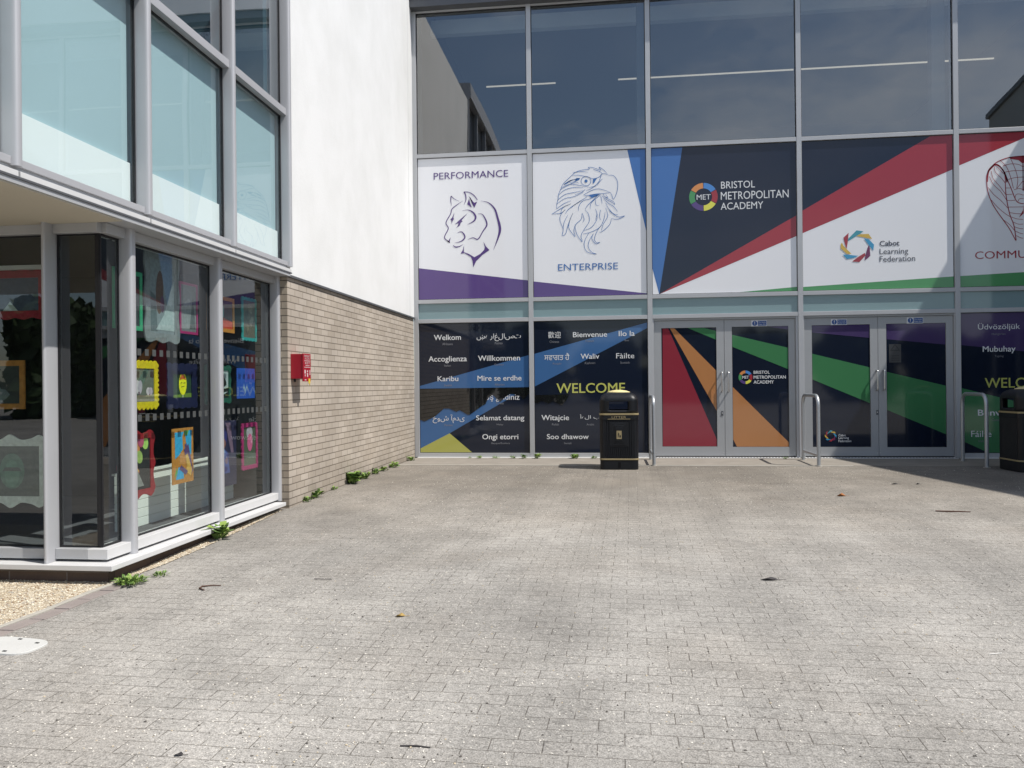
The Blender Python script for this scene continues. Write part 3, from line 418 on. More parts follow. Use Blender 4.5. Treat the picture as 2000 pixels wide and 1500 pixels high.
ART = {"panther_poly":[[[0.555,3.817],[0.582,3.793],[0.623,3.855],[0.612,3.801],[0.607,3.758],[0.571,3.777]],[[0.936,4.582],[0.989,4.527],[1.001,4.446],[1.049,4.355],[1.101,4.46],[1.046,4.444],[1.002,4.5],[0.957,4.555]],[[0.957,4.519],[0.923,4.422],[1.006,4.36],[0.974,4.447]],[[0.695,4.287],[0.678,4.207],[0.685,4.171],[0.659,4.133],[0.647,4.087],[0.641,4.146],[0.623,4.17],[0.654,4.199]],[[0.927,4.266],[0.845,4.202],[0.772,4.142],[0.702,4.078],[0.767,4.1],[0.756,4.058],[0.725,4.018],[0.789,4.057],[0.807,4.104],[0.84,4.127],[0.822,4.149]],[[0.858,3.709],[0.843,3.638],[0.798,3.563],[0.866,3.571],[0.983,3.5],[1.009,3.428],[1.021,3.32],[1.072,3.426],[1.182,3.53],[1.309,3.612],[1.246,3.679],[1.202,3.765],[1.228,3.662],[1.215,3.618],[1.146,3.549],[1.04,3.495],[0.947,3.555],[0.857,3.59]]],"panther_stroke":[[[0.647,4.402,0.0018],[0.633,4.496,0.014],[0.639,4.576,0.0158]],[[0.639,4.576,0.014],[0.703,4.52,0.0105],[0.784,4.481,0.0018]],[[0.844,4.484,0.0018],[0.756,4.428,0.0105],[0.655,4.352,0.0158],[0.627,4.263,0.0158],[0.544,4.114,0.0158],[0.585,4.014,0.0158],[0.523,3.89,0.0158],[0.523,3.836,0.0158],[0.608,3.762,0.0175]],[[0.865,4.415,0.0018],[0.902,4.503,0.0158],[0.894,4.593,0.0211],[0.867,4.639,0.0158]],[[0.867,4.639,0.014],[0.958,4.63,0.014],[1.048,4.569,0.0158],[1.105,4.487,0.0105]],[[0.837,4.313,0.0018],[0.937,4.323,0.0105],[1.027,4.275,0.0246],[1.071,4.193,0.0316],[1.034,4.123,0.0211],[0.925,4.07,0.0018]],[[1.113,4.249,0.0035],[1.198,4.228,0.014],[1.268,4.065,0.0246],[1.195,3.939,0.0175],[1.109,3.809,0.0175],[1.022,3.835,0.014],[0.928,3.809,0.0018]],[[1.164,4.472,0.0018],[1.299,4.435,0.014],[1.406,4.324,0.0281],[1.458,4.162,0.0351],[1.496,3.983,0.0456],[1.469,3.841,0.0316],[1.381,3.616,0.0018]],[[0.737,3.928,0.0018],[0.824,3.943,0.0175],[0.877,3.852,0.0246],[0.813,3.782,0.0175],[0.695,3.756,0.0018]],[[0.662,3.716,0.007],[0.712,3.683,0.0211],[0.785,3.694,0.014],[0.844,3.728,0.0018]]],"eagle_stroke":[[[2.752,4.851,0.007],[2.805,4.896,0.0105],[2.91,4.932,0.0105],[3.05,4.944,0.0105],[3.033,4.974,0.0105],[3.12,4.965,0.0105],[3.242,4.918,0.0105],[3.216,4.972,0.0105],[3.294,4.919,0.0105],[3.354,4.85,0.0044]],[[2.752,4.851,0.007],[2.875,4.846,0.0105],[3.014,4.812,0.0105],[3.118,4.778,0.0105],[3.223,4.808,0.0105],[3.258,4.851,0.0105],[3.319,4.852,0.0105],[3.38,4.825,0.0044]],[[3.38,4.825,0.007],[3.458,4.816,0.0105],[3.518,4.735,0.0105],[3.53,4.63,0.0105],[3.507,4.508,0.0105],[3.454,4.414,0.0105],[3.428,4.485,0.0105],[3.403,4.53,0.0044]],[[3.403,4.53,0.007],[3.307,4.52,0.0105],[3.22,4.52,0.0105],[3.116,4.51,0.0105],[2.993,4.493,0.0105],[2.95,4.509,0.0044]],[[2.95,4.509,0.007],[3.082,4.578,0.0105],[3.186,4.6,0.0105],[3.29,4.578,0.0105],[3.403,4.53,0.0044]],[[3.258,4.851,0.007],[3.223,4.747,0.0105],[3.17,4.679,0.0105],[3.082,4.613,0.0105],[2.994,4.581,0.0044]],[[2.77,4.898,0.007],[2.91,4.909,0.0105],[3.024,4.892,0.0044]],[[3.12,4.935,0.007],[3.224,4.896,0.0105],[3.276,4.85,0.0044]],[[3.178,4.661,0.007],[3.222,4.721,0.0105],[3.275,4.771,0.0044]],[[2.752,4.851,0.007],[2.681,4.787,0.0105],[2.601,4.711,0.0105],[2.556,4.616,0.0105],[2.52,4.529,0.0105],[2.51,4.442,0.0105],[2.492,4.39,0.0105],[2.482,4.284,0.0044]],[[2.482,4.284,0.007],[2.606,4.368,0.0105],[2.73,4.416,0.0044]],[[2.402,4.199,0.007],[2.517,4.265,0.0105],[2.624,4.323,0.0105],[2.729,4.363,0.0044]],[[2.402,4.199,0.007],[2.552,4.208,0.0105],[2.632,4.27,0.0044]],[[2.556,4.616,0.007],[2.662,4.673,0.0105],[2.803,4.729,0.0105],[2.873,4.709,0.0044]],[[2.529,4.529,0.007],[2.626,4.604,0.0105],[2.785,4.642,0.0105],[2.942,4.627,0.0044]],[[2.501,4.433,0.007],[2.626,4.525,0.0105],[2.784,4.554,0.0105],[2.942,4.583,0.0044]],[[2.492,4.372,0.007],[2.625,4.455,0.0105],[2.783,4.484,0.0105],[2.942,4.548,0.0044]],[[2.61,4.702,0.007],[2.733,4.767,0.0105],[2.874,4.779,0.0044]],[[2.574,4.651,0.007],[2.715,4.698,0.0105],[2.873,4.674,0.0105],[3.047,4.632,0.0044]],[[2.632,4.27,0.007],[2.552,4.176,0.0105],[2.542,4.071,0.0105],[2.593,3.928,0.0105],[2.575,3.823,0.0105],[2.636,3.856,0.0105],[2.682,4.013,0.0105],[2.763,4.203,0.0044]],[[2.593,3.928,0.007],[2.612,4.05,0.0105],[2.675,4.171,0.0044]],[[2.682,4.013,0.007],[2.699,3.924,0.0105],[2.794,3.798,0.0105],[2.777,3.904,0.0105],[2.814,4.008,0.0105],[2.902,4.093,0.0105],[2.92,4.198,0.0044]],[[2.796,4.009,0.007],[2.821,3.85,0.0105],[2.915,3.703,0.0105],[2.899,3.812,0.0105],[2.953,3.916,0.0105],[3.041,4.053,0.0105],[3.025,4.176,0.0105],[2.973,4.248,0.0044]],[[2.952,3.898,0.007],[3.075,3.947,0.0105],[3.164,4.066,0.0105],[3.182,4.171,0.0044]],[[2.934,3.837,0.007],[3.074,3.868,0.0105],[3.214,3.942,0.0105],[3.285,4.062,0.0105],[3.313,4.201,0.0044]],[[3.031,3.852,0.007],[2.968,3.74,0.0105],[2.95,3.635,0.0105],[3.001,3.528,0.0105],[3.158,3.485,0.0105],[3.071,3.526,0.0105],[3.019,3.615,0.0105],[3.038,3.72,0.0105],[3.109,3.84,0.0044]],[[3.109,3.84,0.007],[3.082,3.754,0.0105],[3.142,3.664,0.0105],[3.221,3.688,0.0105],[3.16,3.681,0.0105],[3.126,3.752,0.0105],[3.179,3.891,0.0105],[3.25,3.976,0.0044]],[[3.214,3.854,0.007],[3.284,3.887,0.0105],[3.389,3.988,0.0105],[3.416,4.084,0.0044]],[[3.249,3.888,0.007],[3.276,3.992,0.0105],[3.355,4.13,0.0105],[3.322,4.271,0.0044]],[[3.416,4.084,0.007],[3.528,4.071,0.0105],[3.641,4.123,0.0105],[3.529,4.109,0.0105],[3.408,4.198,0.0105],[3.374,4.251,0.0044]],[[3.529,4.149,0.007],[3.46,4.161,0.0105],[3.374,4.251,0.0105],[3.323,4.358,0.0044]],[[3.521,4.202,0.007],[3.461,4.283,0.0105],[3.358,4.357,0.0105],[3.289,4.429,0.0044]],[[3.479,4.321,0.007],[3.41,4.372,0.0105],[3.324,4.419,0.0105],[3.255,4.483,0.0044]],[[3.479,4.321,0.007],[3.453,4.371,0.0105],[3.358,4.427,0.0105],[3.315,4.455,0.0044]],[[3.22,4.511,0.007],[3.063,4.438,0.0105],[2.94,4.408,0.0105],[2.869,4.323,0.0105],[2.86,4.235,0.0044]],[[3.238,4.501,0.007],[3.079,4.367,0.0105],[3.061,4.263,0.0044]],[[3.185,4.486,0.007],[3.115,4.419,0.0105],[3.009,4.317,0.0105],[2.973,4.248,0.0044]],[[3.15,4.417,0.007],[3.157,4.329,0.0105],[3.21,4.319,0.0044]],[[3.237,4.484,0.007],[3.254,4.413,0.0105],[3.262,4.343,0.0044]],[[2.905,4.409,0.007],[2.764,4.326,0.0105],[2.676,4.259,0.0105],[2.631,4.191,0.0044]],[[3.011,4.475,0.007],[2.817,4.36,0.0105],[2.729,4.293,0.0044]],[[3.281,4.508,0.007],[3.307,4.464,0.0105],[3.359,4.444,0.0105],[3.324,4.498,0.0044]],[[2.729,4.363,0.007],[2.588,4.298,0.0105],[2.552,4.194,0.0044]],[[2.763,4.203,0.007],[2.709,4.082,0.0105],[2.69,3.977,0.0044]],[[2.92,4.198,0.007],[2.954,4.091,0.0105],[2.928,4.039,0.0044]],[[3.148,4.26,0.007],[3.173,4.171,0.0105],[3.146,4.067,0.0044]],[[3.235,4.239,0.007],[3.216,4.134,0.0105],[3.233,4.064,0.0044]],[[2.83,4.781,0.007],[2.786,4.739,0.0105],[2.698,4.725,0.0044]],[[2.663,4.735,0.007],[2.804,4.782,0.0105],[2.874,4.797,0.0044]],[[3.047,4.632,0.007],[3.135,4.646,0.0105],[3.17,4.662,0.0044]],[[2.977,4.599,0.007],[2.907,4.549,0.0105],[2.801,4.518,0.0044]],[[3.076,4.739,0.0105],[3.069,4.709,0.0105],[3.051,4.684,0.0105],[3.024,4.668,0.0105],[2.992,4.664,0.0105],[2.96,4.671,0.0105],[2.933,4.689,0.0105],[2.915,4.716,0.0105],[2.909,4.746,0.0105],[2.915,4.776,0.0105],[2.934,4.801,0.0105],[2.961,4.817,0.0105],[2.993,4.822,0.0105],[3.025,4.814,0.0105],[3.052,4.796,0.0105],[3.07,4.77,0.0105],[3.076,4.739,0.0105]]],"eagle_poly":[[[3.019,4.741],[3.015,4.729],[3.007,4.72],[2.995,4.716],[2.983,4.718],[2.973,4.726],[2.967,4.737],[2.967,4.75],[2.973,4.761],[2.983,4.768],[2.996,4.769],[3.008,4.764],[3.016,4.754]],[[2.83,4.802],[2.895,4.796],[2.874,4.769],[2.803,4.738]],[[3.115,4.773],[3.179,4.784],[3.121,4.69],[3.104,4.708]],[[2.61,4.702],[2.681,4.748],[2.769,4.783],[2.698,4.734],[2.636,4.697]],[[3.037,4.492],[3.151,4.514],[3.238,4.507],[3.15,4.47],[3.08,4.455]]],"cobra_stroke":[[[9.987,4.858,0.0131],[9.782,4.844,0.0131],[9.616,4.79,0.0131],[9.516,4.715,0.0131],[9.44,4.586,0.0131],[9.434,4.427,0.0131],[9.462,4.249,0.0131],[9.543,4.052,0.0131],[9.673,3.845,0.0131],[9.77,3.692,0.0131],[9.859,3.504,0.0131]],[[9.458,4.638,0.0131],[9.55,4.74,0.0131],[9.632,4.71,0.0131],[9.705,4.575,0.0131],[9.714,4.38,0.0131],[9.726,4.204,0.0131],[9.772,3.938,0.0131],[9.836,3.742,0.0131],[9.867,3.504,0.0131]],[[9.705,4.61,0.0131],[9.745,4.485,0.0131],[9.793,4.36,0.0131],[9.873,4.145,0.0131],[9.938,4.099,0.0131],[9.979,4.094,0.0131]],[[9.983,4.738,0.0131],[9.978,4.3,0.0131]],[[9.633,4.807,0.0075],[9.731,4.697,0.0075],[9.795,4.518,0.0075],[9.834,4.34,0.0075]],[[9.782,4.844,0.0075],[9.83,4.745,0.0075],[9.878,4.602,0.0075],[9.901,4.478,0.0075],[9.883,4.338,0.0075]],[[9.673,4.708,0.0075],[9.797,4.738,0.0075],[9.912,4.724,0.0075],[9.982,4.682,0.0075]],[[9.705,4.61,0.0075],[9.829,4.626,0.0075],[9.981,4.624,0.0075]],[[9.753,4.488,0.0075],[9.86,4.515,0.0075],[9.98,4.519,0.0075]],[[9.842,4.322,0.0075],[9.924,4.337,0.0075],[9.978,4.317,0.0075]],[[9.883,4.338,0.0075],[9.98,4.458,0.0075]],[[9.716,4.354,0.0075],[9.793,4.351,0.0075]],[[9.723,4.248,0.0075],[9.817,4.25,0.0075]],[[9.729,4.151,0.0075],[9.857,4.15,0.0075]],[[9.749,4.045,0.0075],[9.976,4.04,0.0075]],[[9.776,3.956,0.0075],[9.871,3.935,0.0075],[9.974,3.931,0.0075]],[[9.797,3.884,0.0075],[9.887,3.85,0.0075],[9.974,3.84,0.0075]],[[9.821,3.804,0.0075],[9.902,3.766,0.0075],[9.973,3.764,0.0075]],[[9.844,3.725,0.0075],[9.918,3.696,0.0075],[9.972,3.689,0.0075]],[[9.857,3.654,0.0075],[9.934,3.616,0.0075],[9.971,3.61,0.0075]],[[9.868,3.583,0.0075],[9.933,3.546,0.0075],[9.971,3.536,0.0075]],[[9.549,4.696,0.0075],[9.565,4.616,0.0075],[9.646,4.524,0.0075],[9.712,4.433,0.0075]],[[9.502,4.636,0.0075],[9.531,4.511,0.0075],[9.629,4.384,0.0075],[9.723,4.239,0.0075]],[[9.473,4.549,0.0075],[9.53,4.423,0.0075],[9.644,4.295,0.0075],[9.733,4.151,0.0075]],[[9.455,4.373,0.0075],[9.528,4.264,0.0075],[9.643,4.154,0.0075],[9.749,4.027,0.0075]],[[9.498,4.169,0.0075],[9.592,4.05,0.0075],[9.707,3.941,0.0075],[9.788,3.885,0.0075]],[[9.582,4.7,0.0075],[9.639,4.639,0.0075],[9.71,4.565,0.0075]],[[9.673,3.845,0.0075],[9.771,3.762,0.0075],[9.852,3.654,0.0075]],[[9.857,4.19,0.0075],[9.874,4.242,0.0075],[9.924,4.249,0.0075],[9.977,4.229,0.0075]],[[9.898,4.127,0.0075],[9.923,4.17,0.0075],[9.977,4.177,0.0075]],[[9.444,4.462,0.0112],[9.457,4.62,0.0262],[9.508,4.697,0.03],[9.566,4.734,0.0225],[9.64,4.697,0.0187],[9.713,4.574,0.0187],[9.736,4.45,0.015]],[[9.975,4.858,0.0131],[10.18,4.844,0.0131],[10.346,4.79,0.0131],[10.446,4.715,0.0131],[10.522,4.586,0.0131],[10.528,4.427,0.0131],[10.5,4.249,0.0131],[10.419,4.052,0.0131],[10.289,3.845,0.0131],[10.192,3.692,0.0131],[10.103,3.504,0.0131]],[[10.504,4.638,0.0131],[10.412,4.74,0.0131],[10.33,4.71,0.0131],[10.257,4.575,0.0131],[10.248,4.38,0.0131],[10.236,4.204,0.0131],[10.19,3.938,0.0131],[10.126,3.742,0.0131],[10.095,3.504,0.0131]],[[10.257,4.61,0.0131],[10.217,4.485,0.0131],[10.169,4.36,0.0131],[10.089,4.145,0.0131],[10.024,4.099,0.0131],[9.983,4.094,0.0131]],[[9.979,4.738,0.0131],[9.984,4.3,0.0131]],[[10.329,4.807,0.0075],[10.231,4.697,0.0075],[10.167,4.518,0.0075],[10.128,4.34,0.0075]],[[10.18,4.844,0.0075],[10.132,4.745,0.0075],[10.084,4.602,0.0075],[10.061,4.478,0.0075],[10.079,4.338,0.0075]],[[10.289,4.708,0.0075],[10.165,4.738,0.0075],[10.05,4.724,0.0075],[9.98,4.682,0.0075]],[[10.257,4.61,0.0075],[10.133,4.626,0.0075],[9.981,4.624,0.0075]],[[10.209,4.488,0.0075],[10.102,4.515,0.0075],[9.982,4.519,0.0075]],[[10.12,4.322,0.0075],[10.038,4.337,0.0075],[9.984,4.317,0.0075]],[[10.079,4.338,0.0075],[9.982,4.458,0.0075]],[[10.246,4.354,0.0075],[10.169,4.351,0.0075]],[[10.239,4.248,0.0075],[10.145,4.25,0.0075]],[[10.233,4.151,0.0075],[10.105,4.15,0.0075]],[[10.213,4.045,0.0075],[9.986,4.04,0.0075]],[[10.186,3.956,0.0075],[10.091,3.935,0.0075],[9.988,3.931,0.0075]],[[10.165,3.884,0.0075],[10.075,3.85,0.0075],[9.988,3.84,0.0075]],[[10.141,3.804,0.0075],[10.06,3.766,0.0075],[9.989,3.764,0.0075]],[[10.118,3.725,0.0075],[10.044,3.696,0.0075],[9.99,3.689,0.0075]],[[10.105,3.654,0.0075],[10.028,3.616,0.0075],[9.991,3.61,0.0075]],[[10.094,3.583,0.0075],[10.029,3.546,0.0075],[9.991,3.536,0.0075]],[[10.413,4.696,0.0075],[10.397,4.616,0.0075],[10.316,4.524,0.0075],[10.25,4.433,0.0075]],[[10.46,4.636,0.0075],[10.431,4.511,0.0075],[10.333,4.384,0.0075],[10.239,4.239,0.0075]],[[10.489,4.549,0.0075],[10.432,4.423,0.0075],[10.318,4.295,0.0075],[10.229,4.151,0.0075]],[[10.507,4.373,0.0075],[10.434,4.264,0.0075],[10.319,4.154,0.0075],[10.213,4.027,0.0075]],[[10.464,4.169,0.0075],[10.37,4.05,0.0075],[10.255,3.941,0.0075],[10.174,3.885,0.0075]],[[10.38,4.7,0.0075],[10.323,4.639,0.0075],[10.252,4.565,0.0075]],[[10.289,3.845,0.0075],[10.191,3.762,0.0075],[10.11,3.654,0.0075]],[[10.105,4.19,0.0075],[10.088,4.242,0.0075],[10.038,4.249,0.0075],[9.985,4.229,0.0075]],[[10.064,4.127,0.0075],[10.039,4.17,0.0075],[9.985,4.177,0.0075]],[[10.518,4.462,0.0112],[10.505,4.62,0.0262],[10.454,4.697,0.03],[10.396,4.734,0.0225],[10.322,4.697,0.0187],[10.249,4.574,0.0187],[10.226,4.45,0.015]]],"cobra_poly":[[[9.765,4.85],[9.987,4.861],[9.986,4.735],[9.969,4.743],[9.913,4.794],[9.798,4.817]],[[9.979,4.089],[9.973,3.984],[9.912,3.872],[9.961,3.914],[9.978,3.931]],[[9.729,4.556],[9.753,4.484],[9.736,4.432],[9.725,4.486]],[[10.197,4.85],[9.975,4.861],[9.976,4.735],[9.993,4.743],[10.049,4.794],[10.164,4.817]],[[9.983,4.089],[9.989,3.984],[10.05,3.872],[10.001,3.914],[9.984,3.931]],[[10.233,4.556],[10.209,4.484],[10.226,4.432],[10.237,4.486]]],"clf":[["teal",[[7.415,3.749],[7.524,3.73],[7.473,3.693],[7.261,3.566],[7.28,3.614]]],["red",[[7.29,3.713],[7.207,3.635],[7.23,3.529],[7.255,3.448],[7.274,3.556]]],["yellow",[[7.408,3.657],[7.473,3.684],[7.604,3.685],[7.658,3.599],[7.554,3.624]]],["blue2",[[7.527,3.615],[7.608,3.593],[7.686,3.505],[7.674,3.405],[7.598,3.508]]],["plum",[[7.607,3.502],[7.58,3.442],[7.551,3.328],[7.538,3.248],[7.626,3.322],[7.62,3.441]]],["red",[[7.542,3.376],[7.551,3.332],[7.453,3.226],[7.34,3.239],[7.432,3.309]]],["blue2",[[7.191,3.358],[7.268,3.352],[7.442,3.328],[7.359,3.296],[7.258,3.28]]],["yellow",[[7.182,3.554],[7.206,3.501],[7.332,3.363],[7.259,3.366],[7.163,3.458],[7.164,3.531]]]],"clf_small":[["teal",[[6.976,0.46],[7.015,0.454],[6.997,0.44],[6.921,0.395],[6.928,0.412]]],["red",[[6.932,0.448],[6.902,0.42],[6.91,0.382],[6.919,0.353],[6.926,0.392]]],["yellow",[[6.974,0.428],[6.997,0.437],[7.043,0.438],[7.062,0.407],[7.026,0.416]]],["blue2",[[7.016,0.413],[7.045,0.405],[7.072,0.374],[7.068,0.338],[7.041,0.375]]],["plum",[[7.044,0.373],[7.035,0.351],[7.024,0.311],[7.02,0.282],[7.051,0.309],[7.049,0.351]]],["red",[[7.021,0.328],[7.024,0.312],[6.99,0.275],[6.95,0.279],[6.982,0.304]]],["blue2",[[6.897,0.321],[6.924,0.319],[6.986,0.311],[6.956,0.299],[6.92,0.294]]],["yellow",[[6.893,0.391],[6.902,0.372],[6.947,0.323],[6.921,0.324],[6.887,0.357],[6.887,0.383]]]],"banner":[[["purple",[[-0.005,3.338],[2.01,3.063],[2.006,2.727],[-0.011,2.737]]]],[["purple",[[2.036,3.051],[4.023,2.792],[4.023,2.715],[2.033,2.726]]],["blue",[[3.692,5.268],[4.057,5.251],[4.041,3.662]]]],[["blue",[[4.073,5.267],[4.617,5.247],[4.208,2.775],[4.054,3.39]]],["navy",[[4.617,5.247],[6.525,5.29],[6.513,4.058],[4.208,2.775]]],["red",[[4.208,2.775],[6.513,4.058],[6.51,3.707]]],["green",[[5.269,2.759],[6.501,2.847],[6.5,2.739],[5.269,2.693]]]],[["navy",[[6.522,5.295],[8.626,5.27],[6.51,4.076]]],["red",[[8.626,5.27],[8.982,5.281],[8.976,4.713],[6.506,3.71],[6.51,4.076]]],["green",[[6.498,2.836],[8.977,2.955],[8.974,2.731],[6.497,2.743]]]],[["red",[[8.991,5.299],[10.296,5.301],[10.296,5.264],[8.985,4.735]]],["green",[[8.968,2.953],[10.944,3.031],[10.942,2.766],[8.966,2.75]]]]],"banner_text":[[["PERFORMANCE",0.333,4.873,1.65,4.994,"purple"]],[["ENTERPRISE",2.499,3.217,3.52,3.333,"blue"]],[["BRISTOL",5.247,4.52,5.801,4.639,"w"],["METROPOLITAN",5.242,4.333,6.341,4.466,"w"],["ACADEMY",5.238,4.165,5.931,4.284,"w"],["MET",4.845,4.349,5.075,4.435,"w"]],[["Cabot",7.775,3.477,8.084,3.564,"navyt"],["Learning",7.773,3.315,8.218,3.435,"navyt"],["Federation",7.772,3.218,8.325,3.313,"navyt"]],[["COMMUNITY",9.242,3.221,10.501,3.344,"red"]]],"ring":[4.956,4.395,0.235,0.143],"ring_small":[5.619,1.352,0.113,0.068],"low":{"A":{"areas":[["blue",[[0.006,1.248],[2.031,1.79],[2.025,1.255],[0.572,0.428],[-0.005,0.136]]],["yellowgreen",[[0.572,0.428],[1.037,0.034],[-0.006,0.033],[-0.005,0.136]]]],"torn":[[[0.016,1.212],[2.025,1.222],[2.024,1.164],[1.896,1.029],[1.866,1.019],[1.808,1.088],[1.651,1.109],[1.552,1.051],[1.473,0.973],[1.336,1.096],[1.256,1.034],[1.215,0.936],[1.155,0.907],[0.935,0.751],[0.895,0.751],[0.756,0.831],[0.696,0.802],[0.576,0.858],[0.476,0.862],[0.314,0.725],[0.127,0.637],[0.01,0.677]]],"text":[["Welkom",0.308,2.059,0.789,2.153,"w"],["Afrikaans",0.457,1.97,0.644,2.011,"g"],["ښه راغلاست",1.068,2.026,1.842,2.157,"w"],["Pashto",1.388,1.971,1.522,2.01,"g"],["Accoglienza",0.207,1.654,0.891,1.779,"w"],["Italian",0.49,1.595,0.608,1.631,"g"],["Willkommen",1.088,1.685,1.825,1.779,"w"],["German",1.376,1.603,1.538,1.638,"g"],["Karibu",0.367,1.339,0.736,1.428,"w"],["Swahili",0.484,1.25,0.621,1.286,"g"],["Mire se erdhe",1.075,1.339,1.847,1.429,"w"],["Albanian",1.377,1.255,1.549,1.29,"g"],["Hoş geldiniz",1.117,0.973,1.808,1.106,"w"],["Turkish",1.397,0.928,1.532,0.964,"g"],["خوش آمدی",0.273,0.605,0.841,0.753,"w"],["Persian",0.483,0.554,0.624,0.59,"g"],["Selamat datang",1.044,0.625,1.888,0.739,"w"],["Malay",1.405,0.557,1.52,0.592,"g"],["Ongi etorri",1.15,0.293,1.781,0.412,"w"],["Basque/Euskara",1.311,0.23,1.633,0.269,"g"]]},"B":{"areas":[["blue",[[2.017,1.78],[4.059,2.316],[4.058,2.233],[2.012,1.2]]]],"torn":[[[2.021,1.082],[2.67,1.091],[2.608,0.979],[2.545,0.907],[2.463,0.939],[2.402,0.98],[2.299,0.94],[2.196,0.982],[2.113,0.941],[2.02,0.963]]],"text":[["歡迎",2.315,2.06,2.533,2.173,"w"],["Chinese",2.34,1.98,2.501,2.019,"g"],["Bienvenue",2.742,2.07,3.324,2.158,"w"],["French",2.959,1.986,3.098,2.023,"g"],["Ilo la",3.521,2.076,3.79,2.165,"w"],["Ibo",3.62,1.988,3.691,2.019,"g"],["ਸਵਾਗਤ ਹੈ",2.245,1.683,2.677,1.802,"w"],["Punjabi",2.392,1.597,2.536,1.638,"g"],["Waliv",2.871,1.696,3.187,1.784,"w"],["Kashmiri",2.941,1.606,3.116,1.645,"g"],["Fàilte",3.474,1.696,3.779,1.785,"w"],["Scottish",3.544,1.606,3.701,1.643,"g"],["WELCOME",2.45,1.113,3.62,1.282,"wel"],["Witajcie",2.186,0.62,2.66,0.738,"w"],["Polish",2.367,0.557,2.484,0.594,"g"],["أهلا بكم",2.85,0.644,3.359,0.746,"w"],["Arabic",2.961,0.556,3.088,0.591,"g"],["Soo dhawow",2.276,0.322,2.994,0.41,"w"],["Somali",2.569,0.236,2.697,0.27,"g"]]},"E":{"areas":[["purple",[[9.001,2.395],[10.34,2.387],[10.333,1.676],[8.996,1.839]]],["green",[[9.008,1.141],[9.597,0.983],[10.708,0.685],[10.701,0.023],[9.578,0.012],[9.0,0.295]]]],"torn":[],"text":[["Üdvözöljük",9.275,2.055,9.911,2.188,"w"],["Hungarian",9.484,1.982,9.691,2.023,"g"],["Mubuhay",9.344,1.691,9.839,1.812,"w"],["Tagalog",9.525,1.626,9.659,1.666,"g"],["WELCOME",9.37,1.137,10.448,1.299,"wel"],["Benvinguts",9.261,0.659,10.023,0.788,"w"],["Catalan",9.466,0.603,9.642,0.645,"g"],["Fáilte",9.155,0.346,9.464,0.447,"w"],["Irish",9.266,0.263,9.345,0.298,"g"]]}},"doors":[{"glass":[[4.237,2.199],[5.148,0.191]],"areas":[["red",[[4.259,2.213],[4.347,2.211],[5.152,0.28],[5.151,0.175],[4.243,0.175]]],["orange",[[4.373,2.211],[4.439,2.209],[5.164,1.446],[5.157,0.766]]],["green",[[4.655,2.205],[4.922,2.2],[5.171,2.129],[5.17,1.978]]]],"text":[]},{"glass":[[5.403,2.201],[6.319,0.185]],"areas":[["green",[[5.382,2.075],[6.349,1.827],[6.345,1.467],[5.38,1.879]]],["orange",[[5.374,1.229],[6.333,0.238],[6.332,0.165],[5.48,0.165],[5.365,0.4]]],["purple",[[5.938,2.205],[6.352,2.197],[6.352,2.132]]]],"text":[["BRISTOL",5.752,1.407,6.013,1.459,"w"],["METROPOLITAN",5.751,1.324,6.271,1.378,"w"],["ACADEMY",5.75,1.243,6.077,1.297,"w"],["MET",5.566,1.328,5.673,1.376,"w"]]},{"glass":[[6.694,2.203],[7.615,0.184]],"areas":[["purple",[[6.679,2.221],[7.644,2.21],[7.642,1.974],[6.678,2.086]]],["green",[[6.674,1.737],[7.637,1.485],[7.631,0.894],[6.67,1.317]]]],"text":[["Cabot",7.104,0.358,7.221,0.396,"w"],["Learning",7.103,0.305,7.268,0.352,"w"],["Federation",7.103,0.263,7.305,0.303,"w"]]},{"glass":[[7.869,2.204],[8.793,0.18]],"areas":[["purple",[[7.85,2.214],[8.831,2.211],[8.828,1.845],[7.848,1.955]]],["green",[[7.842,1.424],[8.821,1.171],[8.813,0.378],[7.836,0.808]]]],"text":[]}],"doorx":[4.118,5.276,6.426,6.57,7.738,8.904],"doorz":[2.324,2.318,0.024,0.011],"handles":[[5.229,1.441,5.226,1.119],[5.337,1.44,5.333,1.119],[7.712,1.441,7.708,1.121],[7.82,1.445,7.817,1.124]],"signs":[[[5.722,2.301],[5.973,2.202]],[[7.0,2.296],[7.253,2.2]],[[8.192,2.301],[8.445,2.202]]],"tri":[[7.912,1.868],[8.101,1.567]]}

def gz(y): return -0.02*max(0.0, min(-y, 12.0)-4.3)

# ------------------------------------------------------------------ ground
b = MB()
ys = [400, 60, 12, 0, -4.3, -12, -60, -400]; xs = [-400, -60, 0, 60, 400]
vs = [(x, y, gz(y)) for y in ys for x in xs]; nx = len(xs)
b.add(vs, [(j*nx+i, (j+1)*nx+i, (j+1)*nx+i+1, j*nx+i+1) for j in range(len(ys)-1) for i in range(nx-1)], PAVE)
tag(b.build("pavement"), kind="structure")
b = MB(); b.box(0.0, 11.6, -1.22, -0.05, -0.05, 0.005, CONC); b.box(0.0, 6.95, -1.27, -1.2205, -0.05, 0.007, CONC_L)
tag(b.build("concrete_apron"), kind="structure")

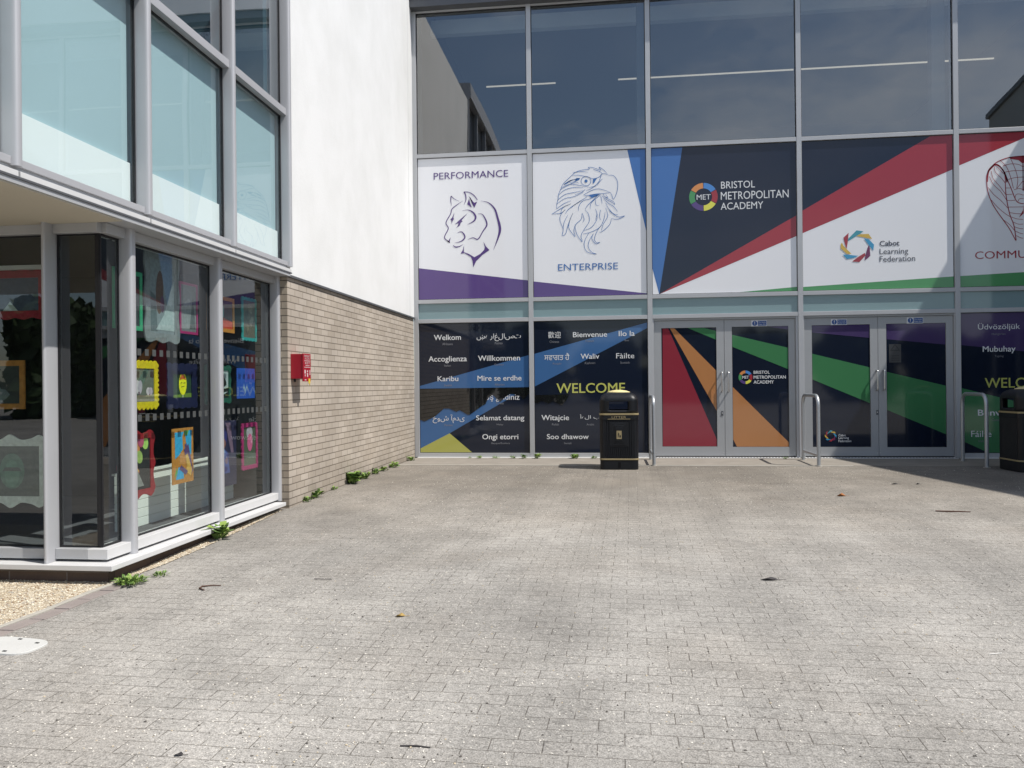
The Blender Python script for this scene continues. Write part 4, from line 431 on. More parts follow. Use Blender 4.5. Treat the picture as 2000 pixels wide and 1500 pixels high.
KERB = [(-0.23,-10.6),(-0.16,-9.38),(-0.128,-9.09),(-0.11,-8.67),(-0.066,-8.41),(-0.045,-8.14),(-0.02,-7.89),(-0.01,-7.34),(-0.03,-6.62),(-0.075,-5.62)]
KI = [(-0.20,-10.6),(-0.125,-9.38),(-0.09,-9.09),(-0.072,-8.67),(-0.04,-8.41)]
b = MB()
for i in range(4):                                  # pale concrete edging
    a, c = KERB[i], KERB[i+1]; d, e = KI[i], KI[i+1]
    vs = [(p[0], p[1], gz(p[1])+h) for h in (-0.05, 0.014) for p in (a, d, e, c)]
    b.add(vs, [(4,5,6,7),(0,1,5,4),(1,2,6,5),(2,3,7,6),(3,0,4,7)], CONC_L)
y = -8.42
while y > -10.6:                                    # a course of edging blocks beside it
    t = [k for k in range(4) if KI[k][1] <= y <= KI[k+1][1]]
    k = t[0] if t else 0
    f = (y-KI[k][1])/(KI[k+1][1]-KI[k][1]); x0 = KI[k][0]+f*(KI[k+1][0]-KI[k][0])
    x1 = x0+(KI[k][0]-KI[k+1][0])/(KI[k+1][1]-KI[k][1])*-0.2*-1; h = gz(y)+0.005+random.uniform(-.0015,.0015)
    b.add([(p, q, zz) for zz in (h-.06, h) for p, q in ((x0+.003, y-.001), (x1+.003, y-.2), (x1+.103, y-.2), (x0+.103, y-.001))], [(4,5,6,7),(0,1,5,4),(1,2,6,5),(2,3,7,6),(3,0,4,7)], KERBM); y -= 0.203
tag(b.build("kerb", bevel=0.003), kind="structure")

b = MB()
pts = [(x, y) for x, y in KERB]
for i in range(len(pts)-1):
    (xa, ya), (xc, yc) = pts[i], pts[i+1]
    xl = -9.0 if ya < -8.3 else -0.3
    b.add([(xl, ya, gz(ya)+.005), (xa, ya, gz(ya)+.005), (xc, yc, gz(yc)+.005), (xl if yc < -8.2 else -0.3, yc, gz(yc)+.005)], [(0,1,2,3)], GRAVEL)
PEB = [base_mat("pebble_"+n, c, 0.75, 0, 0.3, 0.15, 30) for n, c in (("tan", (0.50,0.42,0.30)), ("cream", (0.68,0.62,0.50)), ("brown", (0.27,0.18,0.11)), ("grey", (0.36,0.33,0.29)))]
OCT = [(1,0,0),(0,1,0),(-1,0,0),(0,-1,0),(0,0,1),(.6,.6,.5),(-.6,.6,.5),(-.6,-.6,.5),(.6,-.6,.5)]
def stone(mb, x, y, z, r, mat):
    a = random.random()*6.28; ca, sa = math.cos(a), math.sin(a); sx, sy, sz = r*random.uniform(.7,1.3), r*random.uniform(.6,1), r*random.uniform(.5,.9)
    vs = []
    for px, py, pz in OCT:
        px *= sx*random.uniform(.85,1.15); py *= sy*random.uniform(.85,1.15)
        vs.append((x+px*ca-py*sa, y+px*sa+py*ca, z+pz*sz))
    mb.add(vs, [(0,5,8),(1,6,5),(2,7,6),(3,8,7),(4,8,5),(4,5,6),(4,6,7),(4,7,8),(0,1,5),(1,2,6),(2,3,7),(3,0,8)], mat)
def kerb_x(y):
    for i in range(len(KERB)-1):
        if KERB[i][1] <= y <= KERB[i+1][1]:
            return KERB[i][0]+(y-KERB[i][1])/(KERB[i+1][1]-KERB[i][1])*(KERB[i+1][0]-KERB[i][0])
    return -0.2
for _ in range(5200):
    y = random.uniform(-9.9, -8.40); x = kerb_x(y)-0.005-random.random()*1.15
    stone(b, x, y, gz(y)+.006, random.uniform(.004,.009), random.choice(PEB[:2]*3+PEB))
for _ in range(900):
    y = random.uniform(-8.42, -5.6); x = random.uniform(-0.125, kerb_x(y)+0.01)
    stone(b, x, y, gz(y)+.006, random.uniform(.004,.009), random.choice(PEB[:2]*3+PEB))
tag(b.build("gravel_bed"), kind="stuff")

b = MB()
GRIT = [base_mat("grit_pale", (0.66,0.62,0.55), 0.8, 0, 0.3, 0.1, 30), base_mat("grit_dark", (0.10,0.09,0.08), 0.8, 0, 0.3, 0.1, 30), PEB[0]]
for _ in range(36000):
    d = 2.4+10.5*random.random()**1.7; a = random.uniform(-0.72, 0.58)
    x, y = 3.33+d*math.sin(a), -13.53+d*math.cos(a)
    if x < kerb_x(y)+.1 if y < -5.6 else x < 0.05: continue
    if random.random() > 0.45+0.6*math.sin(x*1.7+math.sin(y*1.3)*2.0)*math.cos(y*1.1): continue
    stone(b, x, y, gz(y)+.0005, random.choice((.002,.0025,.003,.004,.0055))*random.uniform(.8,1.2), random.choice((GRIT[0],)*7+(GRIT[1],)*2+(GRIT[2],)))
tag(b.build("loose_grit"), kind="stuff")

# ------------------------------------------------------------------ glazed entrance front
ent = thing("glazed_entrance", "tall glazed school entrance front with printed animal panels and two pairs of grey doors", "building", (0, 0, 0))
MX = [0.0, 2.0255, 4.0495, 6.5095, 8.9628, 11.40]
T = [2.392, 2.734, 5.288]; TOPZ = 7.83
HW = 0.040                                       # half width of a mullion
YP = 0.037
for i, x in enumerate(MX):
    b = MB()
    b.box(x-HW, x+HW, 0.0, 0.16, 0.012, TOPZ, ALU)
    b.build("mullion", ent, bevel=0.003)
    if i in (0, 1):                              # joint line and fixing plates seen below the top panes
        pass
for i in range(5):
    x0, x1 = MX[i]+HW, MX[i+1]-HW
    for z in T:
        b = MB(); b.box(x0, x1, 0.004, 0.15, z-0.034, z+0.034, ALU); b.build("transom", ent, bevel=0.003)
    b = MB(); b.box(x0, x1, 0.006, 0.15, TOPZ-0.03, TOPZ, ALU); b.build("transom", ent, bevel=0.003)
    # clear top pane with its black gasket
    z0, z1 = T[2]+0.034, TOPZ-0.03
    b = MB(); b.box(x0+.012, x1-.012, YP+.004, YP+.028, z0+.012, z1-.012, G_UP); pane = b.build("window_pane", ent)
    b = MB()
    for q in ((x0, x0+.012, z0, z1), (x1-.012, x1, z0, z1), (x0+.012, x1-.012, z0, z0+.012), (x0+.012, x1-.012, z1-.012, z1)):
        b.box(q[0], q[1], YP-.006, YP+.03, q[2], q[3], GASKET)
    b.build("gasket", pane)
    # teal spandrel strip
    z0, z1 = T[0]+.034, T[1]-.034
    b = MB(); b.box(x0, x1, YP, YP+.03, z0, z1, SPANDREL); b.build("spandrel_panel", ent)
    # printed panel
    z0, z1 = T[1]+.034, T[2]-.034; pt = MB()
    b = MB()
    g = .010
    b.box(x0, x1, YP+.003, YP+.03, z0, z1, GASKET)
    b.fac([(x0+g, z0+g), (x1-g, z0+g), (x1-g, z1-g), (x0+g, z1-g)], YP, V['white'])
    for mk, poly in ART['banner'][i]:
        poly = clip(poly, x0+g, x1-g, z0+g, z1-g)
        if len(poly) > 2: b.fac(poly, YP-.0015, V[mk])
    pan = b.build("printed_panel", ent)
    tx = MB()
    for s in ART['banner_text'][i]: put_text(tx, s, YP-.004, 0.02 if s[0] == 'Cabot' else 0.0)
    tx.build("lettering", pan)
    if i in (0, 1, 4):
        nm = ('panther', 'eagle', '', '', 'cobra')[i]; mk = V[('purple', 'blue', '', '', 'red')[i]]
        e = MB()
        for p in ART[nm+'_poly']:
            p = clip(p, x0, x1, z0, z1)
            if len(p) > 2: e.fac(p, YP-.0035, mk)
        for s in ART[nm+'_stroke']:
            if nm == 'eagle': s = [[q[0], q[1], q[2]*.78] for q in s]
            e.ribbon(s, YP-.0035, mk)
        o = e.build("emblem", pan); o["label"] = ('purple panther head line drawing', 'blue eagle head line drawing', '', '', 'red cobra line drawing')[i]
    if i == 2:
        e = MB(); cx, cz, ro, ri = ART['ring']
        for k, mk in enumerate(('ringblue', 'red', 'ringyellow', 'purple', 'green', 'ringorange')):
            a0, a1 = R(90-60*k-1.2), R(90-60*(k+1)+1.2)
            aa = [a0+(a1-a0)*t/10 for t in range(11)]
            e.fac([(cx+ro*math.cos(a), cz+ro*math.sin(a)) for a in aa]+[(cx+ri*math.cos(a), cz+ri*math.sin(a)) for a in aa[::-1]], YP-.0035, V[mk])
        o = e.build("emblem", pan); o["label"] = "ring logo of six coloured segments"
    if i == 3:
        e = MB()
        for k, (mk, p) in enumerate(ART['clf']): e.fac(p, YP-.0035-.0002*k, V[mk])
        o = e.build("emblem", pan); o["label"] = "ring logo of eight coloured blades"

# low fixed panes with the welcome prints
for key, i in (('A', 0), ('B', 1), ('E', 4)):
    x0, x1 = MX[i]+HW, MX[i+1]-HW; zb, zt = 0.085, T[0]-.034; g = .010
    b = MB(); b.box(x0, x1, 0.004, 0.15, 0.014, zb, ALU); b.build("bottom_rail", ent, bevel=0.003)
    D = ART['low'][key]
    b = MB(); b.box(x0, x1, YP+.003, YP+.03, zb, zt, GASKET)
    b.fac([(x0+g, zb+g), (x1-g, zb+g), (x1-g, zt-g), (x0+g, zt-g)], YP, VD['navy'])
    for k, (mk, poly) in enumerate(D['areas']):
        poly = clip(poly, x0+g, x1-g, zb+g, zt-g)
        if len(poly) > 2: b.fac(poly, YP-.0015-.0002*k, VD[mk])
    pan = b.build("welcome_panel", ent)
    tx = MB()
    for s in D['text']: put_text(tx, s, YP-.004, 0.012 if s[5] != 'g' and s[0].isascii() else 0.0)
    tx.build("lettering", pan)
    if D['torn']:
        e = MB()
        for p in D['torn']: e.fac(clip(p, x0+g, x1-g, zb+g, zt-g), YP-.006, G_TORN)
        o = e.build("torn_patch", pan); o["label"] = "bare glass where the print has been torn away"

# doors
DX = ART['doorx']; YD = 0.055
def door_set(x0, x1, xs, ztop, zbot, doors, hands):
    fr = MB()                                    # fixed frame
    fr.box(x0, xs[0]-.004, .02, .15, .014, T[0]-.034, ALU); fr.box(xs[2]+.004, x1, .02, .15, .014, T[0]-.034, ALU)
    fr.box(xs[0]-.004, xs[2]+.004, .03, .15, ztop+.004, T[0]-.034, DOORM)
    fr.build("door_frame", ent, bevel=0.002)
    th = MB(); th.box(x0, x1, -0.065, .14, .002, .016, SILLM)
    k = x0+.03
    while k < x1-.03: th.box(k, k+.022, -0.062, -0.02, .016, .020, DARKSTEEL); k += .05
    th.build("threshold_grating", ent)
    for j in (0, 1):
        d = ART['doors'][doors+j]; a, c = xs[j]+(.003 if j else .0), xs[j+1]-(.003 if j == 0 else 0)
        (gx0, gt), (gx1, gb) = d['glass']; gx0, gx1 = min(gx0, gx1), max(gx0, gx1)
        lf = MB()
        for q in ((a, gx0, zbot, ztop), (gx1, c, zbot, ztop), (gx0, gx1, zbot, gb), (gx0, gx1, gt, ztop)):
            lf.box(q[0], q[1], YD, YD+.045, q[2], q[3], DOORM)
        leaf = lf.build("door", ent)
        yg = YD+.010
        gl = MB(); gl.box(gx0, gx1, yg+.003, yg+.02, gb, gt, GASKET)
        gl.fac([(gx0+.006, gb+.004), (gx1-.006, gb+.004), (gx1-.006, gt-.004), (gx0+.006, gt-.004)], yg, VD['navy'])
        for n, (mk, poly) in enumerate(d['areas']):
            poly = clip(poly, gx0+.006, gx1-.006, gb+.004, gt-.004)
            if len(poly) > 2: gl.fac(poly, yg-.0015-.0002*n, VD[mk])
        gl.build("printed_glass", leaf)
        if d['text']:
            tx = MB()
            for s in d['text']: put_text(tx, s, yg-.004, 0.015)
            tx.build("lettering", leaf)
        if doors+j == 1:
            e = MB(); cx, cz, ro, ri = ART['ring_small']
            for k, mk in enumerate(('ringblue', 'red', 'ringyellow', 'purple', 'green', 'ringorange')):
                aa = [R(90-60*k-1.2)+(R(90-60*(k+1)+1.2)-R(90-60*k-1.2))*t/10 for t in range(11)]
                e.fac([(cx+ro*math.cos(q), cz+ro*math.sin(q)) for q in aa]+[(cx+ri*math.cos(q), cz+ri*math.sin(q)) for q in aa[::-1]], yg-.0035, V[mk])
            e.build("emblem", leaf)
        if doors+j == 2:
            e = MB()
            for k, (mk, p) in enumerate(ART['clf_small']): e.fac(p, yg-.0035-.0002*k, V[mk])
            e.build("emblem", leaf)
        hx, hz1, _, hz0 = ART['handles'][doors+j]
        h = MB(); r = .012
        pth = [(hx, YD, hz1), (hx, YD-.045, hz1)] + [(hx, YD-.045-.02*math.sin(t*math.pi/8), hz1-.02+.02*math.cos(t*math.pi/8)) for t in (1,2,3,4)]
        pth += [(p[0], p[1], hz0+hz1-p[2]) for p in pth[::-1]]
        h.tube(pth, r, STEEL, 12); h.build("handle", leaf)
        if j == 0:
            lk = MB(); lk.box(hx-.012, hx+.022, YD-.006, YD, .71, .79, DARKSTEEL); lk.tube([(hx+.005, YD-.006, .755), (hx+.005, YD-.012, .755)], .011, STEEL, 10); lk.build("lock", leaf, bevel=.002)
        hg = MB()
        for sx in (a+.02, c-.02):
            hg.tube([(sx, YD-.003, zbot+.05), (sx, YD+.004, zbot+.05)], .007, STEEL, 8)
        hg.build("fixing_screw", leaf)
SIGN_BLUE = base_mat("sign_blue", (0.012, 0.075, 0.28), 0.4, 0, 0.5, 0.03); SIGN_WHITE = base_mat("sign_white", (0.74, 0.75, 0.76), 0.4, 0, 0.5, 0.03)
door_set(MX[2]+HW, MX[3]-HW, DX[0:3], 2.321, 0.035, 0, 0)
door_set(MX[3]+HW, MX[4]-HW, DX[3:6], 2.321, 0.035, 2, 2)
leaves = [o for o in ent.children if o.name.startswith("door") and not o.name.startswith("door_frame")]
for leaf, sg in zip((leaves[1], leaves[2], leaves[3]), ART['signs']):
    (x0, z1), (x1, z0) = sg; s = MB()
    s.box(x0, x1, YD-.003, YD, z0, z1, SIGN_WHITE); h = z1-z0
    cx, cz = x0+h*.55, (z0+z1)/2
    s.fac([(cx+h*.42*math.cos(a*.2618), cz+h*.42*math.sin(a*.2618)) for a in range(24)], YD-.0045, SIGN_BLUE)
    s.fac([(x0+h*1.06, z0+h*.09), (x1-h*.07, z0+h*.09), (x1-h*.07, z1-h*.09), (x0+h*1.06, z1-h*.09)], YD-.0045, SIGN_BLUE)
    s.fac([(cx-h*.06, cz+h*.3), (cx+h*.06, cz+h*.3), (cx+h*.035, cz-h*.1), (cx-h*.035, cz-h*.1)], YD-.006, SIGN_WHITE)
    s.fac([(cx+h*.055*math.cos(a*.6283), cz-h*.22+h*.055*math.sin(a*.6283)) for a in range(10)], YD-.006, SIGN_WHITE)
    for k, t in enumerate(("Fire escape", "Keep clear")):
        zc = z1-h*(.47 if k == 0 else .82)
        put_text(s, [t, x0+h*1.18, zc, x1-h*.18, zc+h*.28, 'w'], YD-.006, 0.0)
    s.build("door_sign", leaf)
(tx0, tz1), (tx1, tz0) = ART['tri']
STK = base_mat("sticker_grey", (0.035, 0.037, 0.042), 0.3, 0, 0.5, 0.1); STK2 = base_mat("sticker_ink", (0.014, 0.015, 0.018), 0.3, 0, 0.5, 0.1)
s = MB(); s.fac([(tx0, tz0), (tx1, tz0), (tx1, tz1), (tx0, tz1)], YD+.0055, STK)
tw = tx1-tx0; cx = (tx0+tx1)/2
def tri(k): return [(cx-tw*k, tz1-tw*.32-tw*k*.62-.0), (cx+tw*k, tz1-tw*.32-tw*k*.62), (cx, tz1-tw*.32+tw*k*1.1-tw*.1)]
s.fac(tri(.44), YD+.0045, STK2); s.fac(tri(.27), YD+.0035, STK)
for k in range(3): s.fac([(tx0+tw*.15, tz0+tw*(.15+.2*k)), (tx1-tw*.15, tz0+tw*(.15+.2*k)), (tx1-tw*.15, tz0+tw*(.22+.2*k)), (tx0+tw*.15, tz0+tw*(.22+.2*k))], YD+.0045, STK2)
s.build("warning_sticker", leaves[3])
# white-painted upstand under the frames
for a, c in ((0.0, MX[2]), (MX[4], MX[5])):
    b = MB(); b.box(a+.01, c, -0.045, 0.13, -0.02, 0.0135, WHITE_P); b.build("base_upstand", ent, bevel=.003)
# roof edge
b = MB(); b.box(-0.04, 12.0, -0.16, 0.18, TOPZ+.002, TOPZ+.135, DARKSTEEL); b.build("eaves_soffit", ent)
b = MB(); b.box(-0.04, 12.0, -0.20, 0.18, TOPZ+.137, TOPZ+.499, FINM); b.build("parapet", ent)
b = MB(); b.box(-0.04, 12.0, -0.20, 9.3, TOPZ+.50, TOPZ+.75, FINM); b.build("roof", ent)
# inside of the hall
b = MB(); b.box(0.1, 11.4, 0.2, 9.0, 2.42, 2.70, INT_MID); b.build("upper_floor", ent)
b = MB(); b.box(0.02, 0.1, 0.2, 9.0, 0, TOPZ+.49, INT_MID); b.box(11.4, 11.5, 0.2, 9.0, 0, TOPZ+.49, INT_MID); b.box(0.02, 11.5, 9.0, 9.2, 0, TOPZ+.49, INT_MID); b.build("hall_wall", ent)
b = MB(); b.box(0.1, 11.4, 0.95, 1.1, TOPZ-.0, TOPZ+.265, INT_PALE); b.build("bulkhead", ent)
for x in (MX[2]-.07, MX[4]-.17):
    b = MB(); b.box(x-.10, x+.11, .25, .42, 2.7, TOPZ+.26, INT_MID); b.build("inner_column", ent, bevel=.004)
LAMP = bpy.data.materials.new("lit_strip"); LAMP.use_nodes = True
LAMP.node_tree.nodes["Principled BSDF"].inputs["Emission Color"].default_value = (1, .86, .68, 1); LAMP.node_tree.nodes["Principled BSDF"].inputs["Emission Strength"].default_value = 0.5
for a, c in ((0.685, 2.24), (3.62, 7.36), (7.42, 11.38)):
    b = MB(); b.box(a, c, 3.985, 4.015, 7.955, 7.98, LAMP); b.build("strip_light", ent)

# ------------------------------------------------------------------ white rendered wall on its brick base
WX = -0.045
sw = thing("side_wall", "white rendered wall over a buff brick base running back to the entrance front", "wall", (WX, -2.7, 0))
sw["_base"] = (WX, -2.7, 0)
b = MB(); b.box(-0.30, WX, -5.49, -0.002, -0.1, 2.436, BRICK_Y); o = b.build("brick_base", sw)
b = MB(); b.box(-0.30, WX-.002, -5.4965, -5.4905, -0.1, 2.436, BRICK_X); b.build("brick_return", sw)
b = MB(); b.box(-0.32, WX+.012, -5.47, -0.002, 2.462, 8.25, RENDERW); b.build("white_render", sw)
b = MB(); b.box(-0.32, WX+.030, -5.47, -0.002, 2.437, 2.461, DARKSTEEL); b.build("drip_flashing", sw)
b = MB(); b.box(WX+.013, WX+.019, -0.30, -0.05, 2.462, 8.2, RENDERW); b.build("render_stop_bead", sw)

# ------------------------------------------------------------------ glazed classroom wing
wing = thing("classroom_wing", "glazed wing with silver fins overhanging its ground floor windows", "building", (-0.1, -8.0, 0))
wing["_base"] = (-0.1, -8.0, 0)
FY = [-5.475, -6.742, -8.08, -9.387, -10.69, -11.97]
TOPW = 8.3
def fin_prof(cx, cy, dx, dy, axis='x'):
    out = []
    for k in range(20):
        a = 2*math.pi*k/20; ca, sa = math.cos(a), math.sin(a)
        ex = math.copysign(abs(ca)**.5, ca)*dx; ey = math.copysign(abs(sa)**.5, sa)*dy
        out.append((cx+ex, cy+ey) if axis == 'x' else (cx+ey, cy+ex))
    return out
for y in FY:
    b = MB(); b.prism(fin_prof(-0.066, y, 0.072, 0.030), 'z', 2.545, TOPW, FINM, True)
    b.build("fin", wing)
for i in range(len(FY)-1):
    y0, y1 = FY[i+1]+.028, FY[i]-.028
    # frame rails of the upper glazing
    b = MB(); b.box(-0.16, -0.030, y0, y1, 2.552, 2.598, FINM); b.build("transom", wing, bevel=.003)
    b = MB(); b.box(-0.16, -0.035, y0, y1, 4.150, 4.222, FINM); b.build("transom", wing, bevel=.003)
    b = MB(); b.box(-0.16, -0.035, y0, y1, 6.2, 6.27, FINM); b.build("transom", wing, bevel=.003)
    for z0, z1 in ((2.598, 4.150), (4.222, 6.2), (6.27, TOPW)):
        low = z0 < 3
        b = MB(); b.box(-0.118, -0.106, y0+.012, y1-.012, z0+.010, z1-.010, G_BLIND if low else G_UP); p = b.build("window_pane", wing)
        g = MB()
        for q in ((y0, y0+.012, z0, z1), (y1-.012, y1, z0, z1), (y0+.012, y1-.012, z0, z0+.010), (y0+.012, y1-.012, z1-.010, z1)): g.box(-0.124, -0.098, q[0], q[1], q[2], q[3], GASKET)
        g.build("gasket", p)
    b = MB(); b.box(-0.20, -0.165, y0, y1, 2.922, 4.20, BLIND); b.build("blind", wing)
    b = MB(); b.box(-0.20, -0.140, y0, y1, 2.56, 2.9215, BOARDW); b.build("back_board", wing)
    # fascia angle and its recess
    b = MB(); b.box(-0.24, -0.045, y0-.028, y1+.028, 2.5175, 2.551, ALU); b.build("recess_band", wing)
    b = MB(); b.box(-0.24, 0.000, y0-.02, y1+.02, 2.483, 2.517, SILLM); b.build("fascia_strip", wing, bevel=.002)
    b = MB(); b.box(-0.26, 0.004, y0-.028, y1+.028, 2.470, 2.4825, DARKSTEEL); b.build("drip_edge", wing)
b = MB(); b.box(-0.30, -0.004, -12.0, -5.50, 2.440, 2.4695, ALU); b.build("soffit_trim", wing)
b = MB(); b.box(-8, -0.012, -12.0, -8.408, 2.430, 2.4395, SOFFIT); b.build("soffit", wing)
# lower windows facing the paving
GXX = -0.227
COLY = [-5.50, -6.775, -8.10]
for y in COLY:
    b = MB(); b.prism(fin_prof(-0.19, y, 0.066, 0.036), 'z', 0.055, 2.44, FINM, True); b.build("window_post", wing)
YF = -8.351
bays = [(-6.745, -5.53), (-8.07, -6.805), (YF, -8.13)]
for y0, y1 in bays:
    b = MB(); b.box(-0.32, -0.170, y0, y1, 2.365, 2.4385, ALU); b.build("head_rail", wing, bevel=.003)
    b = MB(); b.box(-0.30, -0.148, y0 if y0 > YF+.01 else YF-.055, y1, 0.072, 0.145, SILLM); b.build("bottom_rail", wing, bevel=.003)
    b = MB(); b.box(GXX-.012, GXX, y0+.015, y1-.015, 0.155, 2.355, G_LOW); p = b.build("window_pane", wing)
    g = MB()
    for q in ((y0, y0+.015, .145, 2.365), (y1-.015, y1, .145, 2.365), (y0+.015, y1-.015, .145, .157), (y0+.015, y1-.015, 2.353, 2.365)): g.box(GXX-.02, GXX+.006, q[0], q[1], q[2], q[3], GASKET)
    g.build("gasket", p)
    if y1-y0 > .5:
        DOT = base_mat("frosted_square", (0.065, 0.07, 0.07), 0.6, 0, 0.3, 0.05)
        mfs = MB()
        for zc in (1.04, 1.545):
            yy = y0+.06
            while yy < y1-.06:
                mfs.add([(GXX+.001, yy, zc-.026), (GXX+.001, yy+.05, zc-.026), (GXX+.001, yy+.05, zc+.026), (GXX+.001, yy, zc+.026)], [(0,1,2,3)], DOT); yy += .10
        mfs.build("frosted_squares", p)
# front windows under the overhang, facing the camera side
PX = [-0.565, -1.86, -3.16, -4.46, -5.76]
for x in PX:
    b = MB(); b.prism(fin_prof(x+.004, YF-.065, 0.070, 0.016, 'y'), 'z', 0.055, 2.45, FINM, True); b.build("window_post", wing)
for x0, x1 in [(-0.545, GXX)]+[(PX[i+1]+.020, PX[i]-.012) for i in range(4)]:
    last = x1 == GXX
    b = MB(); b.box(x0, x1+(.02 if last else 0), YF-.055, YF+.05, 2.365, 2.438, ALU); b.build("head_rail", wing, bevel=.003)
    b = MB(); b.box(x0, x1 if not last else -0.3005, YF-.055, YF+.08, 0.072, 0.145, ALU); b.build("bottom_rail", wing, bevel=.003)
    b = MB(); b.box(x0+.012, x1-(.03 if last else .012), YF, YF+.012, .157, 2.353, G_LOW); p = b.build("window_pane", wing)
    g = MB()
    for q in ((x0, x0+.012, .145, 2.365), (x1-(.03 if last else .012), x1, .145, 2.365), (x0+.012, x1-.012, .145, .157), (x0+.012, x1-.012, 2.353, 2.365)): g.box(q[0], q[1], YF-.006, YF+.02, q[2], q[3], GASKET)
    g.build("gasket", p)
    if not last:
        b = MB(); b.box(x0, x1, YF+.02, YF+.05, 2.13, 2.16, FINM); b.build("blind_rail", wing)
# sill and plinth wrapping the corner
b = MB()
prof = [(-0.045, -5.575), (-0.045, -8.513), (-6.6, -8.513), (-6.6, -8.30), (-0.30, -8.30), (-0.30, -5.575)]
b.prism(prof, 'z', 0.018, 0.054, SILLM); b.build("window_sill", wing, bevel=.003)
b = MB(); b.box(-0.30, -0.130, -8.42, -5.50, -0.2, 0.0175, BRICK_D); b.build("plinth", wing)
b = MB(); b.box(-6.5, -0.131, -8.428, -8.4205, -0.25, 0.0175, BRICK_DX); b.build("plinth_front", wing)
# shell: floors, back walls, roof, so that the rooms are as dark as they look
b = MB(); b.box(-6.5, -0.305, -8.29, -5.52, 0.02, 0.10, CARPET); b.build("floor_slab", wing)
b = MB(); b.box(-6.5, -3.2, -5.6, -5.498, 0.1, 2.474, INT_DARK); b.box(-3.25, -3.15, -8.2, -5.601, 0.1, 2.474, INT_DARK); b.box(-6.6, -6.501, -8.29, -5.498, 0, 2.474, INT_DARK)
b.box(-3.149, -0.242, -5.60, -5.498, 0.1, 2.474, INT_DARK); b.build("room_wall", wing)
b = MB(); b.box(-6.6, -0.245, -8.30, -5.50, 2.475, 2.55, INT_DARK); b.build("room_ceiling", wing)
CLER_SKY = base_mat("clerestory_sky_tint", (0.16, 0.29, 0.36), .9, 0, .2, .1, 1)  # blue of the sky mirrored in the upper panes, put into the wall colour
b = MB(); b.box(-2.6, -2.5, -12.0, -5.6, 2.56, TOPW, CLER_SKY); b.box(-2.5, -.24, -5.60, -5.51, 2.56, TOPW, CLER_SKY); b.box(-2.5, -.24, -12.0, -11.9, 2.56, TOPW, CLER_SKY); b.build("upper_room_wall", wing)
b = MB(); b.box(-8, 0.06, -12.1, -5.475, TOPW+.01, TOPW+.4, FINM); b.build("roof", wing)
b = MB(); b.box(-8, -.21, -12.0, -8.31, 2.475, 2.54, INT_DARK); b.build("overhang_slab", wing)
# low boarded wall just inside the glass
lw = thing("boarded_partition", "low white boarded wall standing behind the picture window glass", "partition", (-0.62, -6.7, 0.1))
lw["_base"] = (-0.62, -6.7, 0.1)
b = MB()
for k in range(6):
    b.box(-0.66, -0.605, -7.56, -5.62, 0.102+k*.0755, 0.102+k*.0755+.0725, SHIPLAP)
b.build("boards", lw, bevel=.003)
b = MB(); b.box(-0.68, -0.59, -7.56, -5.62, 0.5555, 0.572, SHIPLAP); b.build("capping", lw)

